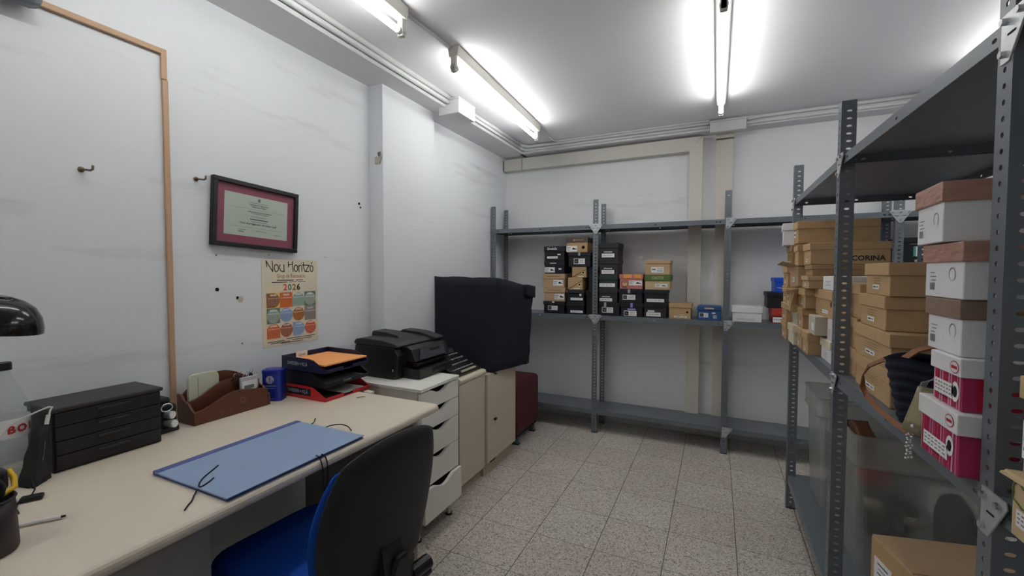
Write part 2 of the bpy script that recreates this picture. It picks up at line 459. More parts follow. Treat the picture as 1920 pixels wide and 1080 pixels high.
SC.cycles.max_bounces = 16; SC.cycles.diffuse_bounces = 14; SC.cycles.transparent_max_bounces = 16
SC.cycles.sample_clamp_indirect = 10
w = bpy.data.worlds.new('world'); SC.world = w; w.use_nodes = True
w.node_tree.nodes['Background'].inputs['Color'].default_value = (0.5, 0.55, 0.6, 1); w.node_tree.nodes['Background'].inputs['Strength'].default_value = 0.02

# ------------------------------------------------------------------ room shell
XR, YB, YN, ZC = 3.86, 3.735, -2.4, 2.43
def wallbox(name, *a):
    b = MB(); b.box(*a); return struct(name, b)
wallbox('floor', -0.1, XR + 0.1, YN - 0.1, YB + 0.1, -0.1, 0, 'terrazzo')
wallbox('ceiling', -0.1, XR + 0.1, YN - 0.1, YB + 0.1, ZC, ZC + 0.1, 'ceiling_paint')
b = MB(); b.box(-0.1, 0, YN, YB, 0, ZC, 'wall_paint')
# plug holes and chips in the plaster
for y, z, r in ((1.073, 1.224, .008), (1.155, 1.186, .007), (1.072, 1.363, .004), (1.30, 1.372, .003), (1.61, 1.372, .003), (1.40, 1.02, .006), (1.415, 0.975, .006), (1.17, .99, .004), (1.85, 1.68, .008), (1.86, 1.66, .006)):
    b.disc((0.0008, y, z), (0, 1, 0), (0, 0, 1), r, 'hole_dark' if r > .0055 else 'grey_ink', 10)
b.disc((0.0009, 1.168, 1.179), (0, 1, 0.7), (0, -0.5, 1), .013, 'grey_card', 7)
struct('wall_left', b)
wallbox('wall_back', 0, XR, YB, YB + 0.1, 0, ZC, 'back_wall_paint')
wallbox('wall_right', XR, XR + 0.1, YN, YB, 0, ZC, 'wall_paint')
wallbox('wall_front', 0, XR, YN - 0.1, YN, 0, ZC, 'wall_paint')
wallbox('trim_1', 0, 0.10, 1.935, 2.43, 0, 2.36, 'wall_paint')                 # plaster pillar on the long wall
b = MB(); b.prism([(0, 2.36), (0.225, 2.36), (0.235, 2.37), (0.235, 2.43), (0, 2.43)], 'beam_paint', 'y', YN, YB); struct('trim_2', b)
b = MB(); b.prism([(3.735, 2.36), (3.605, 2.36), (3.6, 2.365), (3.6, 2.43), (3.735, 2.43)], 'beam_paint', 'x', 0.2, XR); struct('trim_3', b)
b = MB(); b.box(1.812, 1.925, 3.672, 3.735, 0.02, 2.30, 'pier_paint'); b.box(1.808, 1.929, 3.664, 3.735, 2.31, 2.335, 'pier_paint'); b.box(1.812, 1.925, 3.700, 3.735, 2.335, 2.36, 'pier_paint'); struct('trim_4', b)
b = MB(); b.prism([(1.622, 0.02), (1.717, 0.02), (1.717, 2.345), (1.622, 2.243)], 'pier_paint', 'y', 3.662, 3.735)
struct('trim_5', b)
b = MB(); b.prism([(0.012, 2.235), (1.620, 2.238), (1.712, 2.345), (0.012, 2.335)], 'trunking_paint', 'y', 3.664, 3.735)
b.box(0.195, 0.198, 3.6625, 3.664, 2.236, 2.337, 'hole_dark'); b.box(0.008, 0.012, 3.664, 3.735, 2.235, 2.337, 'hole_dark')
struct('trim_6', b)
# pine battens nailed to the long wall
b = MB(); b.box(0, 0.012, 0.895, 0.913, 0.40, 1.99, 'pine', 0.002); b.box(0, 0.011, 0.893, 0.911, 1.992, 2.10, 'pine', 0.002); struct('trim_7', b)
b = MB(); b.box(0, 0.014, -0.6, 0.892, 2.079, 2.098, 'pine_rail', 0.002); struct('trim_8', b)

# ------------------------------------------------------------------ conduits, junction boxes, lamps
def pipe(name, path, r, label):
    b = MB(); b.tube(path, r, 'pipe_paint', 10)
    return tag(b.build(name), label, 'conduit', 'surface conduits under the ceiling')
pipe('conduit', [(0.252, YN + .02, 2.384), (0.252, 2.43, 2.384)], 0.0135, 'lower white conduit tube along the long wall beam, up to the junction box')
pipe('conduit', [(0.258, YN + .02, 2.4135), (0.258, 2.43, 2.4135)], 0.0145, 'fat upper white conduit tube along the long wall beam, tucked under the ceiling')
pipe('conduit', [(0.250, 2.58, 2.384), (0.250, 3.48, 2.384)], 0.011, 'lower white conduit on the long wall beam, from the junction box to the corner')
pipe('conduit', [(0.254, 2.58, 2.4105), (0.254, 3.48, 2.4105)], 0.0135, 'upper white conduit on the long wall beam, from the junction box to the corner')
pipe('conduit', [(0.250, 3.481, 2.384), (0.250, 3.50, 2.384), (0.256, 3.545, 2.384), (0.275, 3.575, 2.384), (0.31, 3.587, 2.384), (1.762, 3.587, 2.384)], 0.011, 'lower white conduit bending round the corner above the back wall shelves')
pipe('conduit', [(0.254, 3.481, 2.4105), (0.254, 3.49, 2.4105), (0.262, 3.54, 2.4105), (0.285, 3.57, 2.4105), (0.32, 3.584, 2.4105), (1.762, 3.584, 2.4105)], 0.0135, 'upper white conduit bending round the corner against the ceiling')
pipe('conduit', [(0.545, 3.16, 2.421), (0.545, 3.52, 2.421), (0.56, 3.555, 2.421), (0.60, 3.562, 2.421), (1.762, 3.562, 2.421)], 0.008, 'thin white conduit from the far end of the long ceiling lamp to the box')
pipe('conduit', [(2.008, 3.585, 2.404), (2.08, 3.587, 2.412), (XR - .02, 3.587, 2.412)], 0.012, 'upper white conduit beyond the box, toward the aisle rack')
pipe('conduit', [(2.008, 3.587, 2.378), (XR - .02, 3.587, 2.378)], 0.011, 'lower white conduit beyond the box, toward the aisle rack')
pipe('conduit', [(0.585, 1.53, 2.421), (0.60, 1.86, 2.421)], 0.008, 'short white conduit joining the two lamps in one row')
def jbox(label, c, sx, sy, sz):
    t = thing('junction_box', label, 'junction box', c)
    b = MB(); b.box(-sx / 2, sx / 2, -sy / 2, sy / 2, -sz / 2, sz / 2 - .012, 'pipe_paint', 0.004); b.build('box_base', t)
    b = MB(); b.box(-sx / 2 - .002, sx / 2 + .002, -sy / 2 - .002, sy / 2 + .002, sz / 2 - .012, sz / 2, 'pipe_paint', 0.003)
    return t, b
t, b = jbox('white junction box on the long wall beam where the conduits meet', (0.255, 2.475, 2.360), 0.155, 0.205, 0.100); b.build('box_lid', t)
t, b = jbox('white junction box on the back beam above the wall pier', (1.885, 3.585, 2.375), 0.24, 0.045, 0.085); b.build('box_lid', t)

def lamp(label, cx, y0, y1, rz=0.0):
    t = thing('fluorescent_lamp', label, 'ceiling lamp', (cx, (y0 + y1) / 2, ZC), rz, 'bare fluorescent batten lamps')
    h = (y1 - y0) / 2
    b = MB(); b.prism([(-.032, 0), (.032, 0), (.024, -.052), (-.024, -.052)], 'batten_enamel', 'y', -h, h, 0.003); b.build('batten', t)
    for s in (-1, 1):
        b = MB(); y = s * (h - 0.012)
        b.box(-.014, .014, y - .012, y + .012, -.125, -.05, 'batten_enamel', 0.004); b.cyl((0, y - .012, -.103), (0, y + .012, -.103), .017, 'batten_enamel'); b.build('tube_holder', t)
    b = MB(); b.cyl((0, -h + .026, -.103), (0, h - .026, -.103), 0.013, 'tube_glow', seg=20); tb = b.build('tube', t, smooth_angle=40)
    for s in (-1, 1):
        b = MB(); y = s * (h - .03); b.cyl((0, y - .008, -.103), (0, y + .008, -.103), .0135, 'zinc'); b.build('tube_cap', t)
    return t
lamp('far lit tube lamp over the desk side, beside the beam junction box', 0.585, 1.87, 3.14, 0.047)
lamp('lit tube lamp over the desk, cut off by the photo edge', 0.592, 0.25, 1.525, 0.01)
lamp('lit tube lamp running down the middle of the ceiling toward the wall pier', 1.836, 1.88, 3.15)
lamp('added fill tube lamp behind the viewpoint, continuing the row over the desk', 0.592, -1.45, -0.18)  # unseen lamp, added to brighten the desk, low wall and back wall
lamp('lit tube lamp above the top shelf of the aisle rack', 3.10, 1.88, 3.15)

# ------------------------------------------------------------------ slotted-angle racks
PITCH = 0.025
def post_mesh(H):
    b = MB(); n = int(H / PITCH)
    cells = [(k * PITCH, (k + 1) * PITCH, True) for k in range(n)]
    if H - n * PITCH > 1e-4: cells.append((n * PITCH, H, False))
    b.perf((0, 0, 0), (0, 0, 1), (1, 0, 0), H, 0.040, cells, 'steel', 0.002, 0.0075, 0.015)
    b.perf((0, 0, 0), (0, 0, 1), (0, 1, 0), H, 0.040, cells, 'steel', 0.002, 0.009, 0.009)
    b.box(-0.002, 0.042, -0.002, 0.042, -0.0, 0.006, 'black_plastic')
    return b
def add_post(parent, proto, x, y, rz):
    if proto is None: o = post_mesh(1.872).build('post', parent)
    else: o = proto.copy(); COL.objects.link(o); o.parent = parent
    o.location = (x, y, 0.0); o.rotation_euler = (0, 0, rz)
    return o
def add_shelf(parent, x0, x1, y0, y1, z, lip=0.042, rz=0.0, pivot=None, name='shelf'):
    b = MB(); T = 0.0015
    w, d = x1 - x0, y1 - y0
    b.box(0, w, 0, d, -T, 0, 'steel_shelf')
    def cells(L):
        c = [(0, .02, False), (.02, .045, True), (.045, .07, True)]
        mid = L / 2
        c += [(.07, mid - .0125, False), (mid - .0125, mid + .0125, True), (mid + .0125, L - .07, False)]
        c += [(L - .07, L - .045, True), (L - .045, L - .02, True), (L - .02, L, False)]
        return c
    for o, u, L in (((0, 0, -lip), (1, 0, 0), w), ((0, d - T, -lip), (1, 0, 0), w), ((0, 0, -lip), (0, 1, 0), d), ((w - T, 0, -lip), (0, 1, 0), d)):
        b.perf(o, u, (0, 0, 1), L, lip - T, cells(L), 'steel_shelf', T, 0.014, 0.008)
    # folded-in stiffening returns under the long lips
    b.box(0, w, 0, .012, -lip, -lip + T, 'steel_shelf'); b.box(0, w, d - .012, d, -lip, -lip + T, 'steel_shelf')
    o = b.build(name, parent); o.location = (x0, y0, z)
    if rz: o.rotation_euler = (0, 0, rz)
    return o
def gusset(parent, pos, face, half='both', size=0.055):
    """triangular zinc corner plate with bolts. face 'y-' looks to -y, 'x-' looks to -x"""
    b = MB(); s = size
    out = {'both': [(-s, 0.012), (-s + .012, .02), (s - .012, .02), (s, 0.012), (.008, -s * 1.05), (-.008, -s * 1.05)],
           'pos': [(-.012, .02), (s - .004, .02), (s, 0.010), (.010, -s), (-.012, -s)]}[half]
    b.prism(out, 'zinc', 'y', -.0035, 0, 0.001)
    pts = {'both': [(-s * .72, .006), (0, .006), (s * .72, .006), (0, -s * .72)], 'pos': [(0, .008), (s * .72, .008), (0, -s * .75)]}[half]
    for x, z in pts: b.cyl((x, -.0035, z), (x, -.010, z), .0058, 'chrome', seg=6)
    for x in ((-s * .33, s * .33) if half == 'both' else (s * .3,)): b.box(x - .010, x + .010, -.0042, -.0034, -.016, -.013, 'hole_dark')
    o = b.build('corner_plate', parent); o.location = pos
    o.rotation_euler = (0, 0, 0 if face == 'y-' else -PI / 2)
    o['label'] = 'zinc corner plate'
    return o

back = thing('shelving_rack', 'long grey slotted-angle shelving rack along the back wall', 'shelving', (0, 0, 0))
BX = [0.020, 0.935, 1.877, 2.815, 3.755]
proto = None
for x in BX:
    p = add_post(back, proto, x, 3.405, 0); proto = proto or p
    add_post(back, proto, x + 0.005, 3.688 - 0.042, 0)
BZ = (0.186, 0.951, 1.672)
for i in range(4):
    for z in BZ: add_shelf(back, BX[i] + 0.004, BX[i + 1] + (0.002 if i < 3 else 0.04), 3.408, 3.686, z, 0.035)
for i, h in ((1, 'both'), (2, 'pos'), (3, 'both')):
    for z in (1.660, 0.938): gusset(back, (BX[i] + 0.02 if h == 'both' else BX[i] + .018, 3.4045, z), 'y-', h)
gusset(back, (BX[2] + .018, 3.4045, 0.172), 'y-', 'pos')

rack = thing('shelving_rack', 'grey slotted-angle shelving rack in the aisle, loaded with cardboard shoe boxes', 'shelving', (0, 0, 0))
AY = [(2.228 + 0.035, -0.02), (2.228, 0.92), (2.2, 1.80), (2.2, 2.765)]
for x, y in AY:
    add_post(rack, proto, x, y, 0); add_post(rack, proto, x + 0.555, y + 0.0, PI / 2)
AZ = (0.182, 0.952, 1.690)
for i in range(3):
    (xa, ya), (xb, yb) = AY[i], AY[i + 1]
    ang = math.atan2(xa - xb, yb - ya) if abs(xa - xb) > 1e-6 else 0
    for z in AZ:
        ln = math.hypot(xa - xb, yb - ya) - 0.002
        if z < 0.5 and i < 2: z0 = z
        else: z0 = z
        o = add_shelf(rack, xa + 0.0035, xa + 0.55, ya + 0.004, ya + 0.004 + ln + (0.036 if i == 2 else 0), z0, 0.040 if z < 1.5 else 0.03, ang)
for (x, y) in AY[1:3]:
    for z in (1.676, 0.936): gusset(rack, (x - 0.0005, y + 0.018, z), 'x-', 'pos', 0.055)
for z in (1.676,): gusset(rack, (AY[3][0] - 0.0005, AY[3][1] + 0.018, z), 'x-', 'pos', 0.05)

# ------------------------------------------------------------------ shoe boxes
def sticker(b, cx, cz, sw, sh, y, style):
    X, Z = (1, 0, 0), (0, 0, 1)
    b.rect((cx, y, cz), X, Z, sw, sh, 'sticker'); y -= .0004
    def line(x0, x1, z, h, m='ink'): b.rect(((x0 + x1) / 2, y, z), X, Z, x1 - x0, h, m)
    L, R, B_, T = cx - sw / 2, cx + sw / 2, cz - sh / 2, cz + sh / 2
    if style == 'block':
        b.rect((L + sh * .48, y, cz), X, Z, sh * .78, sh * .78, 'ink')
        b.rect((L + sh * .48, y - .0003, cz - sh * .02), X, Z, sh * .42, sh * .22, 'grey_ink')
        for k in range(3): line(L + sh * 1.1, R - sw * .08 - .004 * (k % 2), T - sh * (.25 + .24 * k), sh * .07, 'grey_ink')
    elif style == 'shoe':
        line(L + sw * .06, L + sw * .40, T - sh * .30, sh * .09); line(L + sw * .06, L + sw * .30, T - sh * .55, sh * .07, 'grey_ink'); line(L + sw * .06, L + sw * .36, T - sh * .75, sh * .07, 'grey_ink')
        b.face([(R - sw * .45, y, cz + sh * .02), (R - sw * .45, y, cz - sh * .14), (R - sw * .06, y, cz - sh * .16), (R - sw * .08, y, cz - sh * .05), (R - sw * .26, y, cz + sh * .10), (R - sw * .33, y, cz + sh * .20), (R - sw * .40, y, cz + sh * .12)], 'ink')
    elif style == 'code':
        line(L + sw * .08, L + sw * .36, cz + sh * .08, sh * .16); line(L + sw * .48, R - sw * .08, T - sh * .22, sh * .07, 'grey_ink')
        for k in range(9): line(L + sw * (.50 + .048 * k), L + sw * (.50 + .048 * k + .014 + .012 * (k % 3 == 0)), cz - sh * .12, sh * .36)
    elif style == 'bar':
        for k in range(7): line(L + sw * (.07 + .12 * k), L + sw * (.07 + .12 * k + .05 + .03 * (k % 2)), cz + sh * .04 * (k % 2), sh * .20, 'grey_ink')
    elif style == 'tiny':
        line(L + sw * .12, R - sw * .5, cz, sh * .3); line(R - sw * .4, R - sw * .12, cz, sh * .3, 'grey_ink')
    elif style == 'fine':
        for q in range(3):
            for k in range(6): line(L + sw * (.06 + .15 * k), L + sw * (.06 + .15 * k + .08 + .03 * ((k + q) % 2)), T - sh * (.22 + .26 * q), sh * .09, 'grey_ink')
    elif style == 'print':
        pass
def barcode(b, cx, cz, w, h, y, m='ink'):
    n = 10
    for k in range(n): b.rect((cx - w / 2 + w * (k + .5) / n, y, cz), (1, 0, 0), (0, 0, 1), w / n * (.3 + .35 * ((k * 7) % 3) / 2), h, m)
def shoebox(label, loc, w, d, h, rz, body, lid, lid_h=0.03, marks=(), group=None, tilt=None, cat='box', nolid=False, name='shoe_box', lidlabel=None, side=None):
    """front face toward local -y, width along x, from z=0 up"""
    t = thing(name, label, cat, loc, rz, group, tilt)
    b = MB(); hw = w / 2 - .005
    top = h if nolid else h - .003
    b.box(-hw, hw, 0, d - .004, 0, top, body, 0.0015, seg=1)
    F = -.0006
    for mk in marks:
        if mk[0] == 'hole':
            _, cx, cz, r = mk[:4]
            if len(mk) > 4: b.disc((cx, F, cz), (1, 0, 0), (0, 0, 1), r * 1.75, mk[4], 18, r0=r)
            b.disc((cx, F - .0002, cz), (1, 0, 0), (0, 0, 1), r, 'hole_dark', 16)
        elif mk[0] == 'ohole':
            _, cx, cz, r = mk
            for q, mm, dy in ((1.7, 'sticker', .0006), (.95, 'hole_dark', .0010)):
                b.face([(cx + r * q * .75 * math.cos(a), F - dy, cz + r * q * math.sin(a)) for a in [2 * PI * k / 18 for k in range(18)]], mm)
        elif mk[0] == 'moon':
            _, cx, cz, r = mk
            b.disc((cx, F, cz), (1, 0, 0), (0, 0, 1), r, 'grey_ink', 20); b.disc((cx + r * .22, F - .0003, cz - r * .12), (1, 0, 0), (0, 0, 1), r * .9, 'white_card', 20)
        elif mk[0] == 'diag':
            b.face([(-hw + .004, F, .006), (-hw + .011, F, .004), (hw - .002, F, h * .74), (hw - .002, F, h * .78)], 'hole_dark')
        elif mk[0] == 'stripes':
            for k in range(13):
                x = -hw + (2 * hw) * (k + .35 + .3 * random.random()) / 13
                b.rect((x, F, top * .45), (1, 0, 0), (0, 0, 1), .0016 + .004 * random.random(), top * .88, ('light_pink', 'crimson', 'crimson', 'light_pink')[k % 4])
        elif mk[0] == 'lines':
            _, cx, cz, ww, n, m = mk
            for k in range(n): b.rect((cx + random.uniform(-.004, .004), F, cz - .007 * k), (1, 0, 0), (0, 0, 1), ww * random.uniform(.6, 1), .0016, m)
        elif mk[0] == 'txt':
            _, s, cx, cz, size, m = mk[:6]
            b.text(s, size, (cx, F, cz), (1, 0, 0), (0, 0, 1), m, width=mk[6] if len(mk) > 6 else None, bold=.0006)
        elif mk[0] == 'dash':
            _, cx, cz, ww, hh, m = mk
            n_ = 8
            for k in range(n_): b.rect((cx - ww / 2 + ww * (k + .5) / n_, F, cz + hh * .06 * ((k * 5) % 3 - 1)), (1, 0, 0), (0, 0, 1), ww / n_ * .78, hh * (.8 + .2 * (k % 2)), m)
        elif mk[0] == 'code': barcode(b, mk[1], mk[2], mk[3], mk[4], F)
        elif mk[0] == 'rectm': b.rect((mk[1], F - (mk[6] if len(mk) > 6 else 0), mk[2]), (1, 0, 0), (0, 0, 1), mk[3], mk[4], mk[5])
        elif mk[0] == 'crown':
            cx, cz, r = mk[1:4]
            b.disc((cx, F, cz), (1, 0, 0), (0, 0, 1), r, 'brown_card', 20, r0=r * .86)
            b.rect((cx, F, cz - r * 1.08), (1, 0, 0), (0, 0, 1), r * 1.5, r * .26, 'brown_card')
            for k in range(3): b.disc((cx + (k - 1) * r * .48, F, cz - r * .05), (1, 0, 0), (0, 0, 1), r * .24, 'yellow_ring', 10)
            b.rect((cx, F, cz - r * .45), (1, 0, 0), (0, 0, 1), r * 1.1, r * .22, 'yellow_ring')
    if side:
        for s_ in side:
            if s_[0] == 'txt': b.text(s_[1], s_[4], (hw + .0006, s_[2], s_[3]), (0, 1, 0), (0, 0, 1), s_[5], bold=.0008)
            elif s_[0] == 'stripe': b.rect((hw + .0006, s_[1], top * .47), (0, 1, 0), (0, 0, 1), s_[2], top * .86, s_[3])
    b.build('body', t)
    if not nolid:
        b = MB(); q = w / 2
        b.box(-q, q, -.0045, d - .001, h - lid_h, h, lid, 0.002)
        for mk in marks:
            if mk[0] == 'lidtxt': b.text(mk[1], mk[4], (mk[2], -.0051, mk[3]), (1, 0, 0), (0, 0, 1), mk[5], width=mk[6] if len(mk) > 6 else None, shear=mk[7] if len(mk) > 7 else 0, bold=.0006)
            elif mk[0] == 'lidrect': b.rect((mk[1], -.0051, mk[2]), (1, 0, 0), (0, 0, 1), mk[3], mk[4], mk[5])
            elif mk[0] == 'lidoval':
                _, cx, cz, rx, rz_ = mk
                b.face([(cx + rx * math.cos(a), -.0049, cz + rz_ * math.sin(a)) for a in [2 * PI * k / 20 for k in range(20)]], 'crimson')
                b.face([(cx + rx * .86 * math.cos(a), -.0052, cz + rz_ * .86 * math.sin(a)) for a in [2 * PI * k / 20 for k in range(20)]], 'white_card')
                b.rect((cx, -.0055, cz), (1, 0, 0), (0, 0, 1), rx * 1.25, rz_ * .5, 'crimson')
        lo = b.build('lid', t)
        if lidlabel: lo['label'] = lidlabel
    for mk in marks:
        if mk[0] in ('stick', 'tag'):
            _, cx, cz, sw, sh, st = mk[:6]
            b = MB(); onlid = (not nolid) and cz + sh / 2 > h - lid_h
            y = -.0057 if onlid else -.0012
            if mk[0] == 'tag': b.rect((cx, y, cz), (1, 0, 0), (0, 0, 1), sw, sh, st)
            else: sticker(b, cx, cz, sw, sh, y, st)
            b.build('sticker' if mk[0] == 'stick' else 'tape_tag', t)
    return t

GB = 'shoe boxes on the back wall rack'
FY = 3.424
def bb(label, x0, x1, z0, z1, body, lid, lid_h=.03, marks=(), d=.21, y=FY, **k):
    return shoebox(label, ((x0 + x1) / 2, y, z0), x1 - x0, d, z1 - z0, k.pop('rz', 0.0), body, lid, lid_h, marks, GB, **k)
S0 = 0.9515
# first column
bb('black shoe box at the bottom of the first stack, next to the fabric cover', .506, .695, S0, 1.052, 'black_card', 'black_card', .028, [('stick', -.01, .045, .085, .036, 'block'), ('tag', -.005, .094, .02, .012, 'sticker')])
bb('tan kraft shoe box resting on the bottom black box of the first stack', .508, .698, 1.053, 1.167, 'kraft_pink', 'kraft_pink', .042, [('stick', .045, .04, .085, .048, 'shoe'), ('lidrect', 0, .092, .12, .004, 'faint_ink')])
bb('tan kraft shoe box in the middle of the first stack, under two black boxes', .497, .694, 1.168, 1.282, 'kraft_pink', 'kraft_pink', .042, [('stick', .040, .04, .085, .048, 'shoe'), ('lidrect', 0, .092, .12, .004, 'faint_ink')])
bb('black shoe box with a white shoe sticker, second from the top of the first stack', .512, .692, 1.283, 1.386, 'black_card', 'black_card', .034, [('stick', -.04, .032, .088, .044, 'shoe'), ('lidrect', -.01, .088, .055, .006, 'white_ink'), ('rectm', .05, .04, .024, .012, 'white_ink')])
bb('black shoe box with big white lid lettering on top of the first stack', .509, .692, 1.387, 1.512, 'black_card', 'black_card', .042, [('lidtxt', 'Gradella', -.018, .104, .030, 'white_ink', .088), ('stick', -.015, .032, .094, .018, 'bar'), ('rectm', .042, .056, .028, .010, 'white_ink')])
# second column
bb('plain black shoe box with long low sticker, bottom of the second stack', .708, .862, S0, 1.048, 'black_card', 'black_card', .03, [('stick', .012, .022, .104, .018, 'bar')])
bb('black shoe box with a dark red lid and a white dot in the second stack', .709, .861, 1.049, 1.152, 'black_card', 'brown_black_card', .028, [('stick', .012, .028, .104, .020, 'bar'), ('rectm', .043, .062, .017, .017, 'white_ink'), ('lidrect', -.07, .09, .006, .012, 'light_pink')])
bb('small ochre box with diagonal flap, lower one of the two in the second stack', .717, .850, 1.153, 1.252, 'kraft', 'kraft', .03, [('diag',), ('hole', .036, .042, .008, 'yellow_ring'), ('dash', .012, .010, .050, .009, 'sticker')], nolid=True, d=.2)
bb('small ochre box with diagonal flap, upper one of the two in the second stack', .752, .880, 1.253, 1.338, 'kraft', 'kraft', .03, [('diag',), ('hole', .034, .040, .008, 'yellow_ring'), ('dash', .012, .010, .050, .009, 'sticker')], nolid=True, d=.2)
bb('black shoe box resting on the small ochre boxes behind the rack post', .722, .912, 1.339, 1.457, 'black_card', 'black_card', .028, [('stick', 0, .046, .094, .045, 'block'), ('tag', 0, .105, .017, .026, 'grey_tag')])
bb('kraft shoe box with dark brown lid and finger hole on top of the second stack', .706, .888, 1.458, 1.577, 'kraft', 'brown_card', .038, [('stick', -.045, .030, .092, .046, 'shoe'), ('hole', .052, .040, .0135), ('lidrect', .02, .10, .07, .006, 'kraft_dark'), ('lidrect', -.024, .10, .018, .016, 'kraft_dark')])
bb('black shoe box seen edge-on behind the rack post, bottom', .866, .928, S0, 1.148, 'black_card', 'black_card', .04, d=.22, y=3.448)
bb('black shoe box seen edge-on behind the rack post, above another', .884, .930, 1.149, 1.336, 'black_card', 'black_card', .04, d=.22, y=3.448)
# third column (just past the second post)
bb('black shoe box with lilac tag at the foot of the dark stack beside the post', .978, 1.148, S0, 1.056, 'black_card', 'black_card', .028, [('stick', -.012, .046, .088, .042, 'block'), ('tag', -.03, .088, .018, .036, 'grey_tag')])
bb('brown-black shoe box second from the bottom of the dark stack beside the post', .978, 1.131, 1.057, 1.166, 'brown_black_card', 'brown_black_card', .034, [('stick', -.018, .022, .1, .026, 'bar'), ('dash', -.018, .046, .066, .008, 'white_ink')])
bb('dark green shoe box in the middle of the dark stack beside the post', .977, 1.130, 1.167, 1.276, 'green_card', 'green_card', .04, [('stick', -.008, .028, .124, .028, 'bar')])
bb('brown-black shoe box lying on the dark green one', .978, 1.130, 1.277, 1.402, 'brown_black_card', 'brown_black_card', .04, [('stick', -.004, .022, .1, .03, 'bar'), ('dash', -.004, .05, .066, .008, 'white_ink')])
bb('brown-black shoe box on top of the dark stack beside the post', .978, 1.131, 1.403, 1.529, 'brown_black_card', 'brown_black_card', .042, [('stick', -.004, .026, .1, .03, 'bar'), ('dash', -.004, .054, .066, .008, 'white_ink')])
# fourth
bb('black shoe box with two lilac tags under another black box', 1.152, 1.324, S0, 1.056, 'black_card', 'black_card', .028, [('stick', -.01, .026, .096, .040, 'block'), ('tag', 0, .09, .017, .036, 'lilac_tag'), ('tag', 0, .057, .062, .014, 'lilac_tag')])
bb('black shoe box supporting the pink crown box', 1.136, 1.322, 1.057, 1.167, 'black_card', 'black_card', .028, [('stick', -.012, .046, .096, .038, 'block'), ('tag', -.012, .093, .018, .028, 'grey_tag')])
bb('salmon pink shoe box with a crown badge and orange lid patches', 1.141, 1.321, 1.168, 1.281, 'pink_card', 'pink_card', .034, [('crown', -.048, .040, .026), ('stick', .034, .046, .1, .036, 'shoe'), ('lidrect', -.025, .097, .062, .03, 'orange_card'), ('lidrect', .052, .097, .05, .03, 'orange_card')])
# fifth
bb('black shoe box with torn sticker, bottom of the stack topped with kraft boxes', 1.328, 1.498, S0, 1.060, 'brown_black_card', 'black_card', .034, [('stick', -.012, .026, .104, .030, 'bar'), ('rectm', -.03, .05, .05, .012, 'sticker')])
bb('black shoe box with long sticker under the green lidded kraft box', 1.328, 1.495, 1.061, 1.164, 'black_card', 'black_card', .03, [('stick', .002, .022, .126, .024, 'bar')])
bb('kraft shoe box with a grass green lettered lid', 1.331, 1.518, 1.165, 1.276, 'kraft_pale', 'grass_card', .044, [('lidtxt', 'CACTUS', .004, .089, .028, 'kraft_pale', .085), ('stick', .030, .032, .088, .026, 'shoe')])
bb('plain kraft shoe box on top of the green lidded box', 1.333, 1.517, 1.277, 1.387, 'kraft_pink', 'kraft_pink', .024, [('stick', .0, .038, .092, .044, 'code')])
bb('kraft shoe box standing alone between the stacks and the blue box', 1.510, 1.668, S0, 1.064, 'kraft', 'kraft', .03, [('stick', .004, .016, .088, .012, 'tiny'), ('hole', .05, .052, .008)])
bb('dark blue shoe box beside the third rack post', 1.705, 1.866, S0, 1.050, 'blue_card', 'blue_card', .026, [('stick', -.035, .036, .058, .032, 'block'), ('rectm', .038, .026, .024, .024, 'grey_tag'), ('rectm', .030, .052, .022, .011, 'white_ink'), ('lidrect', 0, .086, .06, .01, 'kraft_pale')])
bb('white shoe box alone on the shelf past the third post', 1.930, 2.121, S0, 1.058, 'white_card', 'white_card', .042, [('lines', -.035, .022, .09, 2, 'grey_ink'), ('lines', .03, .02, .07, 2, 'grey_ink')])
bb('red shoe box with white label under the grey black box at the end', 2.175, 2.36, S0, 1.052, 'dark_red_card', 'red_card', .05, [('stick', -.04, .024, .09, .036, 'bar')])
bb('large black shoe box between the red and bright blue boxes', 2.142, 2.33, 1.053, 1.162, 'black_card', 'black_card', .03, y=3.43)
bb('bright blue shoe box on top of the large black box', 2.185, 2.36, 1.163, 1.262, 'bright_blue_card', 'bright_blue_card', .028, y=3.43)
# bay seen between the aisle stacks
bb('white shoe box under the dark red box in the bay behind the aisle rack', 2.72, 2.80, S0, 1.10, 'white_card', 'white_card', .03)
bb('white shoe box at the foot of the far bay stack behind the aisle rack', 2.872, 3.04, S0, 1.09, 'white_card', 'white_card', .03)
bb('brown shoe box in the middle of the far bay stack behind the aisle rack', 2.872, 3.04, 1.091, 1.225, 'brown_card', 'brown_card', .03)
bb('black shoe box upper middle of the far bay stack behind the aisle rack', 2.872, 3.04, 1.226, 1.352, 'black_card', 'black_card', .03)
bb('black shoe box with white and green sticker, on top behind the aisle rack', 2.845, 3.025, 1.353, 1.513, 'black_card', 'black_card', .03, [('stick', .02, .075, .075, .06, 'print'), ('rectm', -.022, .075, .012, .06, 'teal_ink', .0013), ('tag', .07, .075, .022, .014, 'sticker'), ('rectm', 0, .12, .09, .004, 'grey_ink'), ('rectm', -.005, .018, .03, .014, 'grey_tag')])
bb('dark red shoe box glimpsed between the aisle boxes', 2.70, 2.80, 1.10, 1.345, 'dark_red_card', 'red_card', .05)

